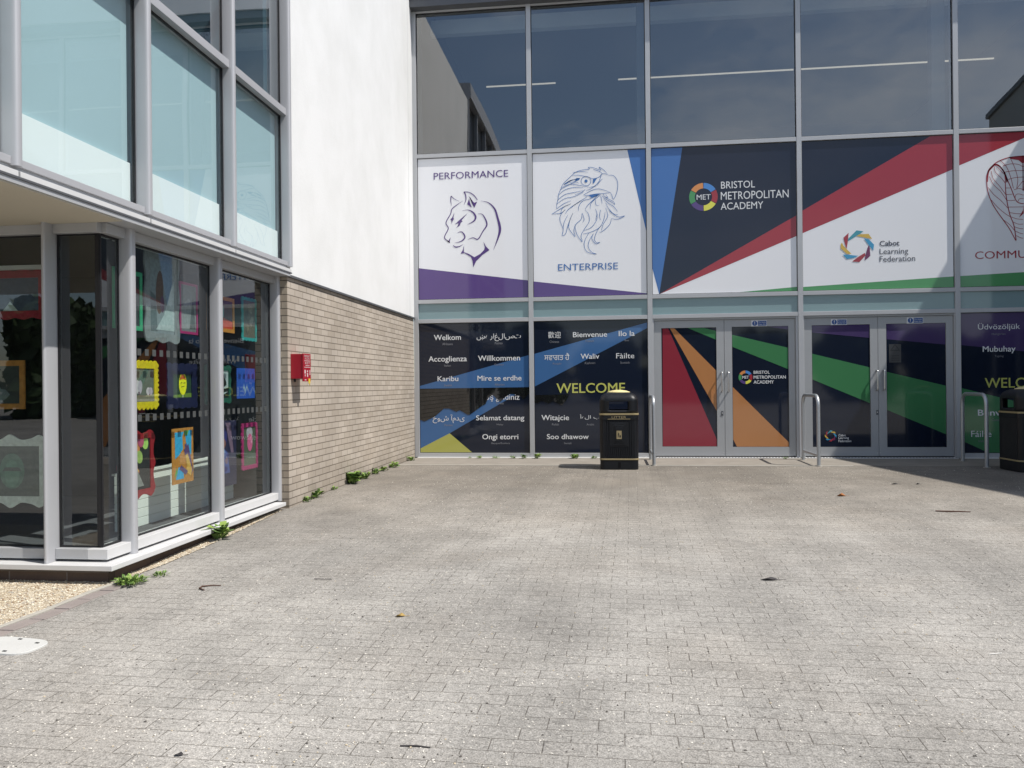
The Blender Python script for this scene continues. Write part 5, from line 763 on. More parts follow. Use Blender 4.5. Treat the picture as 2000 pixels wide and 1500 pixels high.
# ------------------------------------------------------------------ pictures hung in the windows
PM = lambda n, c, r=.5: base_mat("art_"+n, c, r, 0, .4, .38, 34)
class Pic:
    """local picture plane: u across, v up, in metres; depth steps towards the viewer"""
    def __init__(s, name, label, o, w, h, face): s.w, s.h, s.o, s.face = w, h, o, face; s.t = thing(name, label, "picture", o, "pictures hung in the windows")
    def pt(s, u, v, d): return (d, u, v) if s.face == 'x' else (u, -d, v)
    def poly(s, mb, pts, d, mat):
        a = sum(pts[i][0]*pts[(i+1) % len(pts)][1]-pts[(i+1) % len(pts)][0]*pts[i][1] for i in range(len(pts)))
        if a < 0: pts = pts[::-1]
        mb.add([s.pt(u, v, d) for u, v in pts], [tuple(range(len(pts)))], mat)
    def slab(s, mb, pts, d0, d1, mat):
        n = len(pts); a = sum(pts[i][0]*pts[(i+1) % n][1]-pts[(i+1) % n][0]*pts[i][1] for i in range(n))
        if a < 0: pts = pts[::-1]
        mb.add([s.pt(u, v, d0) for u, v in pts]+[s.pt(u, v, d1) for u, v in pts], [tuple(range(n, 2*n)), tuple(range(n))[::-1]]+[(i, (i+1) % n, n+(i+1) % n, n+i) for i in range(n)], mat)
    def frame(s, mat, bw, edge, amp=.012, n=7):
        mb = MB(); w, h = s.w, s.h
        def side(L, k):
            out = []
            m = n*6
            for i in range(m):
                t = i/m
                if edge == 'scallop': o = amp*abs(math.sin(math.pi*t*n))
                elif edge == 'wave': o = amp*(.5+.5*math.sin(2*math.pi*t*(n//2+.5)))
                elif edge == 'ornate': o = amp*(math.exp(-((t-.5)/.09)**2)+math.exp(-((t-.08)/.07)**2)+math.exp(-((t-.92)/.07)**2)+.35*math.sin(9.4*t)**2)
                elif edge == 'dash': o = amp if (i//3) % 2 else 0
                else: o = 0
                out.append((t*L, o))
            return out
        outl = [(a, -o) for a, o in side(w, 0)]+[(w+o, a) for a, o in side(h, 1)]+[(w-a, h+o) for a, o in side(w, 2)]+[(-o, h-a) for a, o in side(h, 3)]
        # ring of quads between outline and inner opening
        N = len(outl); q = N//4
        inn = [(bw+(w-2*bw)*(i % q)/q, bw) for i in range(q)]+[(w-bw, bw+(h-2*bw)*(i % q)/q) for i in range(q)]+[(w-bw-(w-2*bw)*(i % q)/q, h-bw) for i in range(q)]+[(bw, h-bw-(h-2*bw)*(i % q)/q) for i in range(q)]
        for d0, d1 in ((0, .012),):
            vs = [s.pt(u, v, d1) for u, v in outl]+[s.pt(u, v, d1) for u, v in inn]+[s.pt(u, v, d0) for u, v in outl]+[s.pt(u, v, d0) for u, v in inn]
            fs = []
            for i in range(N):
                j = (i+1) % N
                fs += [(i, j, N+j, N+i), (2*N+j, 2*N+i, 3*N+i, 3*N+j), (2*N+i, 2*N+j, j, i), (N+i, N+j, 3*N+j, 3*N+i)]
            mb.add(vs, fs, mat)
        bm_o = mb.build("frame", s.t); s.bw = bw
        return bm_o
    def bg(s, mat, bw=None):
        bw = s.bw if bw is None else bw
        s.mb = MB(); s.slab(s.mb, [(bw-.003, bw-.003), (s.w-bw+.003, bw-.003), (s.w-bw+.003, s.h-bw+.003), (bw-.003, s.h-bw+.003)], .001, .005, mat); s.k = 0
    def el(s, cu, cv, ru, rv, mat, rot=0, n=18):
        s.k += 1; ca, sa = math.cos(rot), math.sin(rot)
        s.sh([(cu+(ru*math.cos(a)*ca-rv*math.sin(a)*sa)/s.w, cv+(ru*math.cos(a)*sa+rv*math.sin(a)*ca)/s.h) for a in [2*math.pi*i/n for i in range(n)]], mat)
    def sh(s, pts, mat):                          # pts in 0..1 of the picture
        s.k += 1; bw = getattr(s, 'bw', 0)
        p = clip([[u*s.w, v*s.h] for u, v in pts], bw, s.w-bw, bw, s.h-bw)
        if len(p) > 2: s.poly(s.mb, p, .0055+.0002*s.k, mat)
    def done(s): s.mb.build("print", s.t)
XP = -0.335
def picx(name, label, y0, y1, z0, z1): return Pic(name, label, (XP, y0, z0), y1-y0, z1-z0, 'x')
def picy(name, label, x0, x1, z0, z1): return Pic(name, label, (x0, YF+.10, z0), x1-x0, z1-z0, 'y')
blob = lambda cx, cy, r, n=11, j=.35: [(cx+r*math.cos(6.283*i/n)*random.uniform(1-j, 1+j), cy+r*math.sin(6.283*i/n)*random.uniform(1-j, 1+j)) for i in range(n)]

p = picx("picture", "picture in a plain green frame at the top of the first window", -8.05, -7.68, 1.72, 2.18)
p.frame(PM("green", (0.02, 0.30, 0.14)), .035, 'plain'); p.bg(PM("dark", (.02, .024, .026)))
p.sh([(.45, .1), (.7, .1), (.62, .5)], PM("grey_w", (.4, .42, .42))); p.sh([(.2, .1), (.42, .1), (.3, .55)], PM("grey_w", (.4, .42, .42))); p.el(.4, .6, .08, .03, PM("rose", (.4, .06, .1))); p.done()
p = picx("picture", "portrait in a wide silver frame with a wavy lower edge", -7.63, -7.15, 1.66, 2.38)
p.frame(PM("silver", (.20, .225, .235)), .06, 'wave', .02, 5); p.bg(PM("mist", (.20, .24, .26)))
p.sh([(0, .1), (.35, .1), (.3, .5), (0, .6)], PM("slate", (.10, .13, .14))); p.el(.42, .55, .055, .18, PM("umber", (.12, .07, .05)), -.05); p.el(.5, .42, .03, .07, PM("plumdark", (.11, .05, .10)))
p.sh([(.3, .12), (.9, .12), (.9, .75), (.72, .55), (.55, .3)], PM("ice", (.36, .44, .45))); p.done()
p = picx("picture", "grey picture in a thin magenta frame at the top of the first window", -7.13, -6.83, 1.74, 2.19)
p.frame(PM("magenta", (.33, .022, .13)), .022, 'plain'); p.bg(PM("fog", (.16, .18, .19))); p.sh([(.1, .1), (.9, .1), (.9, .55), (.5, .7), (.1, .5)], PM("fog2", (.24, .26, .27))); p.sh([(.55, .1), (.9, .1), (.75, .8)], PM("fog3", (.10, .115, .12))); p.done()
p = picx("picture", "crocus photo in a bright yellow scalloped frame", -7.98, -7.48, 1.115, 1.47)
p.frame(PM("yellow", (.58, .47, .01)), .045, 'scallop', .02, 9); p.bg(PM("moss", (.10, .145, .115)))
for cx, hh in ((.50, .34), (.28, .18), (.78, .2)): p.el(cx-.03, .22+hh*.7, .03, hh*.16, PM("petal", (.52, .50, .52)), .1); p.el(cx+.03, .22+hh*.7, .03, hh*.16, PM("petal2", (.40, .37, .42)), -.1); p.sh([(cx-.015, .18), (cx+.015, .18), (cx+.02, .22+hh*.4), (cx-.02, .22+hh*.4)], PM("stem", (.10, .07, .09)))
p.sh([(0, 0), (1, 0), (1, .22), (.5, .28), (0, .2)], PM("soil", (.16, .15, .10))); p.done()
p = picx("picture", "yellow balloon face painting in a deep navy frame", -7.33, -6.86, 1.10, 1.47)
p.frame(PM("navy", (.008, .011, .045)), .085, 'wave', .012, 9); p.bg(PM("deepgreen", (.022, .055, .03)))
p.sh([(.1, .2), (.9, .2), (.9, .34), (.1, .28)], PM("leafg", (.13, .22, .035))); p.el(.52, .55, .062, .10, PM("lemon", (.78, .74, .02)))
p.sh([(.40, .63), (.46, .74), (.52, .78), (.58, .74), (.64, .63), (.52, .66)], PM("ember", (.50, .13, .03))); p.sh([(.50, .2), (.535, .2), (.53, .3), (.51, .3)], PM("pale", (.5, .55, .4)))
for cx in (.47, .57): p.sh([(cx-.035, .57), (cx+.035, .585), (cx+.03, .565), (cx-.03, .555)], PM("ink", (.02, .02, .02)))
p.sh([(.46, .48), (.58, .50), (.58, .49), (.46, .465)], PM("ink", (.02, .02, .02))); p.done()
p = picx("picture", "balloon collage in a red frame with a curly top", -7.99, -7.55, .43, .91)
p.frame(PM("red", (.26, .010, .018)), .04, 'ornate', .022, 7); p.bg(PM("night", (.025, .027, .03)))
for cx, cy, c in ((.22, .80, (.40, .55, .10)), (.42, .70, (.05, .25, .55)), (.50, .78, (.60, .24, .08)), (.76, .84, (.36, .58, .14)), (.35, .6, (.50, .10, .10)), (.58, .62, (.30, .42, .12)), (.3, .88, (.10, .35, .60)), (.62, .88, (.4, .08, .15))):
    p.el(cx, cy, .042, .052, PM("bal%d%d" % (cx*100, cy*100), c), .3)
for k in range(12): p.sh(blob(random.uniform(.2, .55), random.uniform(.38, .6), .045), PM("fleck%d" % (k % 4), ((.6, .5, .1), (.3, .3, .28), (.5, .12, .08), (.12, .3, .14))[k % 4]))
p.sh([(.2, .12), (.7, .14), (.5, .42), (.35, .4)], PM("ash", (.22, .23, .22))); p.done()
p = Pic("picture", "frameless orange and blue painting of a hand", (XP, -7.265, .445), .345, .475, 'x'); p.bw = 0
p.bg(PM("tangerine", (.46, .20, .04)), .003)
for q in ([(.12, .93), (.12, .45), (.35, .52), (.5, .62), (.48, .85), (.55, .93)], [(.6, .95), (.9, .95), (.9, .5), (.72, .48), (.62, .75)], [(.15, .08), (.55, .08), (.5, .28), (.3, .30)]): p.sh([(u+random.uniform(-.02, .02), v) for u, v in q], PM("sky", (.04, .34, .60)))
p.sh([(.55, .95), (.78, .95), (.7, .85), (.58, .87)], PM("grass", (.12, .36, .09))); p.sh([(.1, .12), (.25, .2), (.2, .3)], PM("grass", (.12, .36, .09)))
for a, L, o in ((2.15, .55, 0), (2.05, .62, .07), (1.95, .56, .13)): p.sh([(.80+o*.6, .12), (.92+o*.4, .2), (.92+o*.3+L*math.cos(a), .18+L*math.sin(a)), (.84+o*.3+L*math.cos(a), .14+L*math.sin(a))], PM("violet", (.10, .06, .16)))
p.sh([(.62, .2), (.86, .1), (.92, .22), (.72, .52), (.6, .5), (.68, .3)], PM("ochre", (.60, .36, .08))); p.sh([(.32, .26), (.62, .14), (.72, .2), (.4, .33)], PM("violet", (.10, .06, .16))); p.done()
p = picx("picture", "red and cream dawn picture in an orange frame at the top of the second window", -6.66, -6.13, 1.80, 2.14)
p.frame(PM("orange", (.46, .19, .03)), .035, 'plain'); p.bg(PM("dusk", (.10, .045, .07)))
p.sh([(0, 0), (1, 0), (1, .3), (.55, .42), (0, .35)], PM("fire", (.45, .06, .03))); p.el(.30, .28, .07, .06, PM("cream", (.75, .58, .26))); p.el(.56, .58, .032, .065, PM("egg", (.20, .32, .34)))
p.sh([(.05, .55), (.2, .8), (.4, .92), (.42, .87), (.25, .74), (.12, .53)], PM("petal", (.52, .50, .52))); p.done()
p = picx("picture", "picture with pale lettering in a turquoise frame", -5.96, -5.64, 1.75, 2.18)
p.frame(PM("turquoise", (.03, .30, .30)), .026, 'wave', .010, 9); p.bg(PM("stone", (.13, .125, .10)))
for k in range(10): p.sh(blob(random.uniform(.25, .75), random.uniform(.1, .9), .09), PM("stone%d" % (k % 3), ((.18, .17, .13), (.09, .09, .08), (.26, .25, .20))[k % 3]))
p.done()
p = picx("picture", "tree silhouette photo in a dark green frame", -6.70, -6.22, 1.125, 1.47)
p.frame(PM("bottle", (.012, .09, .06)), .04, 'wave', .012, 7); p.bg(PM("ice", (.36, .44, .45)))
p.sh(blob(.62, .55, .22, 16, .25), PM("black", (.012, .016, .014))); p.sh([(0, .12), (1, .12), (1, .42), (.6, .36), (0, .48)], PM("black", (.012, .016, .014))); p.sh([(.1, .18), (.9, .3), (.6, .16)], PM("ice", (.36, .44, .45))); p.done()
p = Pic("picture", "plain blue picture without a frame in the second window", (XP, -6.08, 1.155), .40, .305, 'x'); p.bw = 0
p.bg(PM("cobalt", (.02, .085, .42)), .003); p.sh([(.3, .25), (.38, .5), (.46, .3), (.55, .5), (.62, .22), (.55, .35), (.46, .15), (.38, .34)], PM("powder", (.2, .3, .5))); p.done()
p = Pic("picture", "dark blue painting of a seated figure in the second window", (XP, -6.66, .315), .555, .63, 'x'); p.bw = 0
p.bg(PM("indigo", (.018, .018, .055)), .003)
p.sh([(.05, .95), (.2, .95), (.12, .7), (.02, .6)], PM("lilac", (.13, .16, .32))); p.sh([(.6, .97), (.78, .97), (.9, .5), (.8, .5)], PM("mauve", (.17, .11, .17))); p.el(.5, .76, .09, .09, PM("ultra", (.025, .025, .14))); p.el(.5, .66, .06, .05, PM("skin", (.24, .10, .08)))
p.sh([(.25, .2), (.75, .2), (.66, .52), (.5, .6), (.34, .52)], PM("azure", (.05, .08, .28))); p.sh([(.42, .52), (.6, .52), (.52, .6)], PM("powder", (.2, .3, .5)))
for k in range(9): p.sh(blob(random.uniform(.3, .7), random.uniform(.25, .5), .05), PM("ultra" if k % 2 else "mauve", (.1, .1, .1)))
p.done()
p = picx("picture", "pink flower photo in a magenta frame low in the second window", -5.99, -5.64, .435, .895)
p.frame(PM("pinkframe", (.34, .025, .13)), .035, 'dash', .008, 7); p.bg(PM("hedge", (.075, .10, .065)))
p.el(.5, .8, .07, .06, PM("petal2", (.40, .37, .42))); p.el(.52, .58, .06, .09, PM("pink", (.58, .12, .26)))
for k in range(8): p.sh(blob(.52+random.uniform(-.14, .14), .56+random.uniform(-.13, .13), .05), PM("pink2" if k % 2 else "pink", (.66, .28, .40)))
p.done()
p = picy("picture", "blue picture in a red frame at the top of the window under the soffit", -1.20, -.716, 1.79, 2.13)
p.frame(PM("crimson", (.24, .012, .03)), .05, 'wave', .014, 7); p.bg(PM("bluegrey", (.05, .07, .12))); p.sh([(.3, .15), (.55, .15), (.42, .35)], PM("ice", (.36, .44, .45))); p.done()
p = picy("picture", "dark picture in a plain brown wooden frame", -1.35, -.883, 1.125, 1.48)
p.frame(PM("oak", (.34, .145, .025)), .04, 'plain'); p.bg(PM("dark", (.02, .024, .026))); p.sh(blob(.5, .3, .2, 14, .4), PM("slate", (.10, .13, .14))); p.done()
p = picy("picture", "faint green face drawing in an ornate white frame", -1.28, -.727, .445, .90)
p.frame(PM("chalk", (.56, .60, .57)), .045, 'ornate', .03, 9); p.bg(PM("pewter", (.10, .115, .105)))
p.el(.52, .5, .10, .13, PM("jade", (.12, .20, .16))); p.el(.52, .46, .06, .10, PM("jade2", (.14, .25, .19))); p.sh([(.38, .5), (.66, .5), (.62, .56), (.42, .56)], PM("pewter", (.10, .115, .105))); p.done()

# ------------------------------------------------------------------ red box on the brick wall
rb = thing("call_box", "red metal box with white lettering fixed to the brick wall", "box", (WX, -5.325, 1.324))
RED = base_mat("red_enamel", (0.33, 0.009, 0.022), 0.4, 0, 0.5, 0.06, 12); REDW = base_mat("box_lettering_white", (0.62, 0.50, 0.50), 0.5, 0, .4, .05)
b = MB(); b.box(0.0, .13, -.10, .10, .03, .296, RED); b.build("body", rb, bevel=.004)
b = MB(); b.box(.1305, .146, -.105, .105, 0, .300, RED); b.build("lid", rb, bevel=.003)
b = MB()
def rbx(y0, y1, z0, z1): b.add([(.1475, y0, z0), (.1475, y1, z0), (.1475, y1, z1), (.1475, y0, z1)], [(0,1,2,3)], REDW)
def rbt(t, y0, y1, z0, z1):
    vs, fs, ax, bx, ay, by = text_mesh(t)
    b.add([(.1475, y0+(u-ax)/(bx-ax)*(y1-y0), z0+(v-ay)/(by-ay)*(z1-z0)) for u, v in vs], fs, REDW)
rbt("EMERGENCY", -.085, .08, .262, .285); rbt("ACCESS", -.07, .07, .236, .257); rbx(-.085, .085, .219, .225); rbt("KEY", -.06, .075, .185, .210); rbx(-.05, .065, .168, .174); rbx(-.085, .09, .150, .156)
for y0, y1, z0, z1 in ((-.08, -.045, .085, .125), (-.01, .02, .10, .12), (.065, .085, .07, .125), (-.01, .02, .05, .09), (-.07, -.05, .055, .075), (-.075, -.03, .012, .022)): rbx(y0, y1, z0, z1)
b.build("lettering", rb)
b = MB(); TAGY = base_mat("yellow_seal", (.68, .50, .06), .5, 0, .4, .1)
b.box(.148, .156, .02, .065, -.022, .03, TAGY); b.tube([(.152, .045, -.02), (.153, .055, -.045)], .004, TAGY, 6); b.build("seal_tag", rb, bevel=.003)
b = MB(); b.tube([(.03, -.06, .03), (.03, -.06, -.004)], .012, GASKET, 10); b.build("cable_gland", rb)

# ------------------------------------------------------------------ litter bins
BINB = base_mat("black_bin_plastic", (0.0055, 0.0065, 0.009), 0.42, 0, 0.35, 0.25, 25, rvar=.08, bump=.04, bscale=200)
BIND = base_mat("bin_inside", (0.004, 0.004, 0.005), 0.8, 0, 0.2, 0.1)
GOLD = base_mat("dull_gold_band", (0.36, 0.29, 0.155), 0.45, 0.2, 0.5, 0.12, 20)
CREAM = base_mat("cream_ashtray_top", (0.70, 0.60, 0.30), 0.6, 0, 0.4, 0.15, 40, bump=.4, bscale=150)
def rsq(w, c, n=5):
    """square plan of half-width w with rounded corners of radius c"""
    out = []
    for q in range(4):
        a0 = q*math.pi/2
        for i in range(n+1):
            a = a0+i/n*math.pi/2
            cx = (w-c)*(1 if q in (0, 3) else -1); cy = (w-c)*(1 if q in (0, 1) else -1)
            out.append((cx+c*math.cos(a), cy+c*math.sin(a)))
    return out
def loft(mb, rings, mat, cap0=True, cap1=True, smooth=False):
    n = len(rings[0][0]); vs = [(x, y, z) for pr, z in rings for x, y in pr]
    mb.add(vs, [(k*n+i, k*n+(i+1) % n, (k+1)*n+(i+1) % n, (k+1)*n+i) for k in range(len(rings)-1) for i in range(n)], mat, smooth)
    if cap0: mb.add([(x, y, rings[0][1]) for x, y in rings[0][0]], [tuple(range(n))[::-1]], mat)
    if cap1: mb.add([(x, y, rings[-1][1]) for x, y in rings[-1][0]], [tuple(range(n))], mat)
def make_bin():
    t = thing("litter_bin", "x", "litter bin", (0, 0, 0), "black litter bins by the doors")
    b = MB(); loft(b, [(rsq(.272, .07), 0), (rsq(.280, .07), .012), (rsq(.280, .07), .143)], BINB); b.build("base", t, bevel=.004)
    b = MB(); loft(b, [(rsq(.286, .07), .1435), (rsq(.286, .07), .165)], GOLD); b.build("gold_band", t, bevel=.003)
    # fluted body: every face is a row of ribs
    prof = []
    for q in range(4):
        ca, sa = [(1,0),(0,1),(-1,0),(0,-1)][q]
        pts = []; nr = 15; w = .205
        for i in range(nr):
            u0 = -w+2*w*i/nr; st = 2*w/nr
            for du, dp in ((0, -.006), (st*.18, .0), (st*.72, .0), (st*.9, -.006)): pts.append((u0+du, .282+dp))
        for u, d in pts: prof.append((-u*ca*0+d*ca-u*sa, d*sa+u*ca))
        for i in (1, 2, 3, 4):
            a = q*math.pi/2+i/5*math.pi/2
            prof.append(((.205+.0)*(ca-sa)+.077*math.cos(a), .205*(sa+ca)+.077*math.sin(a)))
    b = MB(); loft(b, [(prof, .1655), (prof, .735)], BINB); b.build("body", t)
    b = MB(); loft(b, [(rsq(.287, .075), .7355), (rsq(.287, .075), .803)], BINB); b.build("collar", t, bevel=.004)
    b = MB(); loft(b, [(rsq(.290, .075), .8035), (rsq(.290, .075), .828)], GOLD); b.build("gold_band", t, bevel=.003)
    # plain front plate with stepped edges and the litter symbol
    b = MB(); b.box(-.135, .135, -.2865, -.27, .34, .70, BINB); b.box(-.10, .10, -.2905, -.27, .365, .68, BINB); b.box(-.072, .072, -.2955, -.27, .40, .655, BINB); b.box(-.052, .052, -.3005, -.27, .425, .62, BINB); b.build("front_plate", t, bevel=.004)
    b = MB(); b.box(-.037, .037, -.3035, -.29, .455, .575, GOLD)
    for pts in ([(-.020, .475), (-.010, .475), (-.004, .52), (-.010, .545), (-.020, .535)], [(.004, .475), (.024, .475), (.026, .51), (.003, .51)], [(-.006, .53), (.010, .52), (.010, .526), (-.006, .538)], [(-.020+.0, .551), (-.010, .551), (-.010, .561), (-.020, .561)]):
        b.add([(x, -.3045, z) for x, z in pts], [tuple(range(len(pts)))], BINB)
    b.build("symbol_plaque", t)
    b = MB(); b.box(-.17, .17, -.2905, -.28, .742, .797, BINB); b.box(-.165, .165, -.2925, -.28, .7425, .750, GOLD)
    vs, fs, ax, bx, ay, by = text_mesh("LITTER")
    b.add([(-.105+(u-ax)/(bx-ax)*.21, -.2925, .757+(v-ay)/(by-ay)*.032) for u, v in vs], fs, GOLD); b.build("name_plate", t)
    # hood with a mouth on each side
    lv = [(.283, .829), (.283, .873), (.283, .885), (.283, 1.005), (.283, 1.02), (.277, 1.045), (.255, 1.085), (.215, 1.115), (.17, 1.135)]
    N = 4*14; rings = []
    for w, z in lv:
        ring = []
        for q in range(4):
            ca, sa = [(0,-1),(1,0),(0,1),(-1,0)][q]; c = .10*w/.283
            us = [-(w-c)+2*(w-c)*i/9 for i in range(10)]
            for u in us: ring.append((w*ca-u*sa*1.0, w*sa+u*ca))
            for i in (1, 2, 3, 4):
                a = math.atan2(sa, ca)+i/5*math.pi/2
                ring.append(((w-c)*(ca-sa)+c*math.cos(a), (w-c)*(sa+ca)+c*math.sin(a)))
        rings.append([(x, y, z+(0.018*(1-(max(abs(x), abs(y))/w)**2) if 0 else 0)) for x, y in ring])
    vs = [p for r in rings for p in r]; n = len(rings[0]); fs = []
    for k in range(len(rings)-1):
        for i in range(n):
            j = i % 14
            if k in (1, 2) and 1 <= j <= 7: continue
            fs.append((k*n+i, k*n+(i+1) % n, (k+1)*n+(i+1) % n, (k+1)*n+i))
    fs.append(tuple((len(rings)-1)*n+i for i in range(n)))
    b = MB(); b.add(vs, fs, BINB, True); h = b.build("hood", t)
    so = h.modifiers.new("shell", 'SOLIDIFY'); so.thickness = .022; so.offset = -1
    b = MB(); loft(b, [(rsq(.25, .08), .8285), (rsq(.25, .08), .84)], BIND); b.build("liner", t)
    b = MB(); aa = [2*math.pi*i/28 for i in range(28)]
    loft(b, [([(.172*math.cos(a), .172*math.sin(a)) for a in aa], 1.1355), ([(.172*math.cos(a), .172*math.sin(a)) for a in aa], 1.141), ([(.12*math.cos(a), .12*math.sin(a)) for a in aa], 1.160), ([(.05*math.cos(a), .05*math.sin(a)) for a in aa], 1.172)], CREAM, True, True, True); b.build("ashtray_top", t)
    b = MB(); b.box(-.02, .02, -.284, -.276, .03, .11, BIND); b.build("lock", t)
    return t
def copy_thing(src, label, loc, rotz=0.0):
    c = src.copy(); COL.objects.link(c); c.location = loc; c.rotation_euler = (0, 0, rotz); c["label"] = label
    for ch in list(src.children):
        d = ch.copy(); COL.objects.link(d); d.parent = c
        for g in list(ch.children):
            e = g.copy(); COL.objects.link(e); e.parent = d
    return c
bin1 = make_bin(); bin1["label"] = "black litter bin in the sun left of the doors, gold bands and cream top"; bin1.location = (3.485, -1.555, 0.0)
bin2 = copy_thing(bin1, "black litter bin in the shade at the right edge, before the second yellow WELCOME", (9.15, -1.75, 0.0), R(3))

# ------------------------------------------------------------------ galvanised hoops
def make_hoop(bar=True):
    t = thing("hoop_barrier", "x", "hoop barrier", (0, 0, 0), "galvanised hoops beside the doors")
    r, rc, H, d = .027, .15, 1.055, .93
    pth = [(0, 0, -.02), (0, 0, H-rc)]+[(0, rc-rc*math.cos(a), H-rc+rc*math.sin(a)) for a in [i*math.pi/16 for i in range(1, 9)]]
    pth += [(0, d-p[1], p[2]) for p in pth[::-1]]
    b = MB(); b.tube(pth, r, GALV, 16); b.build("hoop", t)
    if bar:
        b = MB(); b.tube([(0, .024, .155), (0, d-.024, .155)], .02, GALV, 12); b.build("crossbar", t)
    for y in (0, d):
        b = MB(); b.tube([(0, y, 0.0), (0, y, .012)], .05, CONC_L, 14); b.build("footing", t)
    return t
h1 = make_hoop(); h1["label"] = "galvanised hoop between the first litter bin and the red striped door"; h1.location = (4.02, -1.25, 0)
h2 = copy_thing(h1, "galvanised hoop in the sun between the two pairs of doors", (6.45, -1.26, 0))
h3 = make_hoop(False); h3["label"] = "galvanised hoop in the shade before the green striped welcome panel"; h3.location = (8.74, -1.42, 0); h3.rotation_euler = (0, 0, R(-4))

# ------------------------------------------------------------------ access cover
ac = thing("access_cover", "white rounded metal access cover set in the paving beside the gravel", "cover", (0.13, -9.665, gz(-9.665)))
COVER = base_mat("white_cover_paint", (0.56, 0.56, 0.54), 0.55, 0, 0.4, 0.07, 9, bump=.05)
b = MB(); pr = [(x, y) for x, y in [(q[0]*.20, q[1]*.115) for q in [(math.copysign(abs(math.cos(a))**.55, math.cos(a)), math.copysign(abs(math.sin(a))**.62, math.sin(a))) for a in [2*math.pi*i/40 for i in range(40)]]]]
b.prism(pr, 'z', -.01, .010, COVER); b.build("plate", ac, bevel=.003)
b = MB()
for x, y in ((.135, .055), (-.01, .085), (.07, -.085), (-.13, -.05)): b.box(x-.011, x+.011, y-.006, y+.006, .0102, .0125, GASKET)
b.build("key_hole", ac)
ac.rotation_euler = (math.atan(.02), 0, R(-8))

# ------------------------------------------------------------------ weeds
LEAFM = [base_mat("weed_leaf_"+k, c, .55, 0, .3, .3, 25) for k, c in (("mid", (.15, .26, .055)), ("light", (.24, .34, .08)), ("dark", (.09, .16, .04)))]
def weed(label, x, y, r, h, n, kind='broad'):
    if y > -4.5: r *= .8; h *= .72
    o = MB()
    for k in range(n):
        a = random.random()*6.283; q = random.random(); rr = r*q**.6
        bx, by = math.cos(a)*rr*.45, math.sin(a)*rr*.45; lean = random.uniform(.25, .95)
        L = h*random.uniform(.5, 1.1); w = L*(random.uniform(.16, .28) if kind == 'broad' else random.uniform(.05, .09))
        a2 = a+random.uniform(-.7, .7); dx, dy = math.cos(a2), math.sin(a2); px, py = -dy, dx
        z0 = random.uniform(0, .45)*h if kind == 'broad' else 0
        up_ = L*(1-lean*.6); out = L*lean
        P0 = Vector((bx, by, z0)); P1 = P0+Vector((dx*out*.5, dy*out*.5, up_*.62)); P2 = P0+Vector((dx*out, dy*out, up_*.62+up_*.2*(1-lean)))
        Wv = Vector((px, py, 0))*w; tw = Vector((0, 0, random.uniform(-.5, .5)*w))
        o.add([P0, P1-Wv+tw, P1+Wv-tw, P2], [(0, 1, 2), (1, 3, 2)], random.choice(LEAFM))
        if kind == 'broad' and k % 4 == 0: o.tube([(bx*.3, by*.3, 0), tuple(P0)], .0025, LEAFM[2], 4, False)
    ob = o.build("weed"); ob.location = (x, y, gz(y)); tag(ob, label, "weed", "weeds along the building")
    return ob
weed("small low weed nearest the wing at the foot of the brick wall", 0.0, -5.08, .10, .07, 26)
weed("rounded weed before the brick wall's near end, second from the wing", -0.01, -4.80, .10, .10, 34)
weed("low weed at the brick wall between the rounded one and the tall one", 0.0, -4.21, .11, .07, 26)
weed("tallest bushy weed against the brick wall", 0.02, -3.60, .13, .24, 80)
weed("wide weed just behind the tallest one on the brick wall", 0.01, -3.06, .16, .14, 60)
weed("medium weed halfway between the tall weed and the entrance corner", -0.01, -2.50, .11, .13, 34)
weed("small thin weed at the far half of the brick wall", 0.0, -2.10, .10, .12, 26)
weed("broad weed at the far end of the brick wall, before the corner", 0.0, -1.60, .14, .13, 46)
weed("weed growing in the corner where brick wall meets glazing", 0.03, -0.55, .13, .12, 40)
weed("leafy weed growing up against the long window sill", -0.04, -7.02, .10, .17, 46)
weed("spreading grassy tuft at the sill corner beside the gravel", 0.05, -8.44, .16, .10, 190, 'grass')
weed("smaller ragged tuft just right of the spreading grassy one", 0.13, -8.22, .10, .06, 70, 'grass')
weed("tiny weed on the glazing base under the yellow triangle", .95, -.11, .07, .05, 14)
weed("low leafy weed on the glazing base left of the spiky one", 1.12, -.12, .10, .08, 26)
weed("spiky weed on the glazing base under the words Ongi etorri", 1.40, -.12, .13, .12, 36, 'grass')
weed("short weed on the glazing base right of the spiky one", 1.72, -.12, .10, .09, 22)
weed("upright weed with long leaves at the first welcome panel's right post", 1.90, -.12, .08, .12, 24)
weed("weed at the foot of the post between the two welcome panels", 2.12, -.12, .09, .14, 26)
weed("bright bushy weed under the words Soo dhawow", 2.76, -.12, .14, .13, 60)
weed("straggling weed close to the left of the litter bin", 3.08, -.12, .14, .08, 30)
weed("tiny dry weed at the threshold between the two pairs of doors", 6.20, -.16, .07, .07, 18)

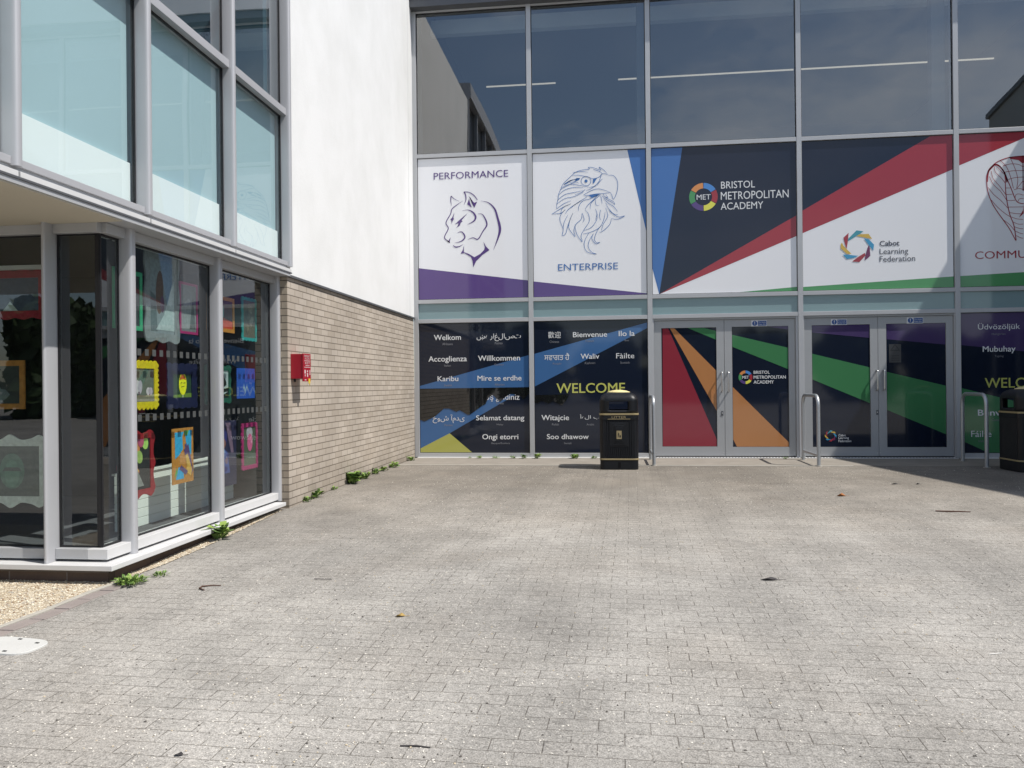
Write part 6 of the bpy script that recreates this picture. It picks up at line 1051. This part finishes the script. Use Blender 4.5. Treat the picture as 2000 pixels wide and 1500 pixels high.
# ------------------------------------------------------------------ small litter on the paving
def bit(name, label, cat, x, y, build, group=None, rz=0.0):
    o = MB(); build(o); ob = o.build(name); ob.location = (x, y, gz(y)+.0005); ob.rotation_euler = (0, 0, rz); tag(ob, label, cat, group); return ob
TWIG = base_mat("twig_brown", (.10, .055, .04), .8, 0, .2, .2, 30); DLEAF = base_mat("dry_leaf", (.42, .29, .10), .7, 0, .3, .25, 40); OLEAF = base_mat("orange_leaf", (.42, .17, .06), .7, 0, .3, .2, 40); GLEAF = base_mat("dark_leaf", (.055, .05, .05), .7, 0, .3, .2, 40); STRAW = base_mat("white_stick", (.72, .70, .66), .6, 0, .3, .05)
def leaf_shape(L, w, mat, lift=.012):
    def f(o):
        pts = [(0, 0, .002), (.3*L, -w, lift), (.62*L, -w*.75, lift*.5), (L, 0, .004), (.62*L, w*.8, lift*1.1), (.3*L, w, lift*.4)]
        o.add(pts+[(.45*L, 0, .001)], [(0, 1, 6), (1, 2, 6), (2, 3, 6), (3, 4, 6), (4, 5, 6), (5, 0, 6)], mat); o.tube([(L, 0, .004), (L*1.35, .004, .003)], .0012, mat, 5)
    return f
bit("twig", "curved C-shaped brown twig on the paving near the sill corner", "twig", .66, -8.51, lambda o: o.tube([(.02, -.06, .006), (-.05, -.045, .006), (-.075, -.005, .007), (-.03, .05, .008), (.015, .075, .006)], [.004, .005, .005, .004, .003], TWIG, 8), None, R(-25))
bit("twig", "straight dark twig lying on the paving before the shaded corner", "twig", 6.66, -5.36, lambda o: o.tube([(-.15, .02, .006), (-.03, -.004, .007), (.06, .004, .006), (.16, -.012, .006)], [.006, .007, .006, .004], TWIG, 8))
bit("twig", "short rotten twig lying near the lower edge of the paving", "twig", 2.58, -10.56, lambda o: o.tube([(-.06, 0, .003), (.0, .004, .004), (.06, -.002, .003)], [.003, .0035, .002], GLEAF, 6))
bit("twig", "thin grey twig left of the middle of the paving", "twig", 1.34, -8.23, lambda o: o.tube([(-.06, 0, .003), (.06, .006, .003)], .0025, GLEAF, 6))
bit("leaf", "curled yellow dry leaf on the paving", "leaf", 2.07, -9.00, leaf_shape(.065, .018, DLEAF, .018), None, R(10))
bit("leaf", "small orange leaf on the paving before the second doors", "leaf", 5.83, -4.43, leaf_shape(.10, .03, OLEAF, .03))
bit("leaf", "dark crumpled leaf shred in the middle of the paving", "leaf", 4.34, -8.02, leaf_shape(.13, .024, GLEAF, .016), None, R(4))
bit("leaf", "left one of two tiny dark leaves near the shadow edge", "leaf", 6.76, -3.38, leaf_shape(.09, .02, GLEAF, .015))
bit("leaf", "right one of two tiny dark leaves near the shadow edge", "leaf", 7.05, -3.37, leaf_shape(.05, .02, GLEAF, .015))
bit("leaf", "dark leaf scrap at the lower left of the paving", "leaf", 1.68, -10.71, leaf_shape(.04, .012, GLEAF, .01))
bit("stick", "thin white stick on the right of the paving", "stick", 5.23, -9.34, lambda o: o.tube([(-.035, -.01, .003), (.035, .012, .004)], .0022, STRAW, 6))

# ------------------------------------------------------------------ the wing opposite: off to the right, it shades the right-hand doors
ow = thing("opposite_wing", "grey wing mirrored in the top right window pane", "building", (12.0, 0, 0))
OWM = base_mat("opposite_cladding", (0.30, 0.32, 0.32), .7, 0, .3, .06, 1.0)
HB, X0 = 8.1, 11.72
b = MB(); pr = [(X0, 0.0), (X0+.18*8.1, -8.1), (X0+8, -8.1), (X0+8, 0.0)]
b.prism([(x-12.0, y) for x, y in pr], 'z', -.1, HB-.12, OWM); b.build("wall", ow)
b = MB(); b.prism([(x-12.0, y) for x, y in [(X0-.06, 0.0), (X0-.06+.18*8.1, -8.16), (X0+8, -8.16), (X0+8, 0.0)]], 'z', HB-.119, HB, DARKSTEEL); b.build("roof", ow)
for z0, z1 in ((.9, 2.4), (4.0, 6.2)):
    for k in range(4):
        ya, yb = -.8-k*1.8, -2.2-k*1.8
        b = MB(); b.prism([(X0-.18*ya-.03-12, ya), (X0-.18*yb-.03-12, yb), (X0-.18*yb+.05-12, yb), (X0-.18*ya+.05-12, ya)], 'z', z0, z1, G_TORN); b.build("window", ow)

# ------------------------------------------------------------------ trees behind the viewer, mirrored in the glass
TRUNK = base_mat("tree_bark", (.09, .07, .05), .9, 0, .2, .2, 6)
TLEAF = [base_mat("tree_leaf_"+k, c, .6, 0, .3, .2, 3) for k, c in (("mid", (.05, .085, .025)), ("dark", (.035, .06, .02)))]
def make_tree(seed, H, W):
    rnd = random.Random(seed)
    t = thing("tree", "x", "tree", (0, 0, 0), "trees mirrored in the glass")
    b = MB(); b.tube([(0, 0, -.3), (.1, 0, H*.25), (0, .1, H*.5), (.05, 0, H*.8)], [.32, .26, .17, .05], TRUNK, 10)
    cl = []
    for k in range(20):
        a = rnd.random()*6.28; z = H*rnd.uniform(.12, .95); rr = W*math.sin(math.pi*min(.95, (z/H-.12)/.95))*rnd.uniform(.35, .8)
        c = Vector((rr*math.cos(a), rr*math.sin(a), z)); cl.append((c, W*rnd.uniform(.3, .5)))
        b.tube([(0, 0, z*.6), tuple(c*.6+Vector((0, 0, z*.25))), tuple(c)], [.09, .05, .02], TRUNK, 6)
    b.build("trunk", t); b = MB()
    for c, r in cl:
        for _ in range(260):
            d = Vector((rnd.gauss(0, 1), rnd.gauss(0, 1), rnd.gauss(0, .8))).normalized()*r*rnd.random()**.4
            p = c+d; n = Vector((rnd.gauss(0, 1), rnd.gauss(0, 1), rnd.gauss(0, 1))).normalized(); u = n.orthogonal().normalized()*rnd.uniform(.28, .55); v = n.cross(u)*.6
            b.add([p-u, p-v, p+u, p+v], [(0, 1, 2, 3)], TLEAF[rnd.random() < .45])
    b.build("crown", t)
    return t
tr = [make_tree(3, 3.9, 3.2), make_tree(5, 5.0, 3.7)]
spots = [(r*math.sin(R(a)), -r*math.cos(R(a))) for k, a in enumerate(range(-66, 44, 7)) for r in ((44, 50, 47)[k % 3],)]
LT = "leafy tree standing behind the viewer, seen only mirrored in the window glass"
for k, (x, y) in enumerate(spots):
    o = tr[k] if k < 2 else copy_thing(tr[k % 2], LT, (x, y, gz(y)), k*1.3)
    o.location = (x, y, gz(y)); o["label"] = LT
for o in bpy.data.objects:
    if "_base" in o: del o["_base"]
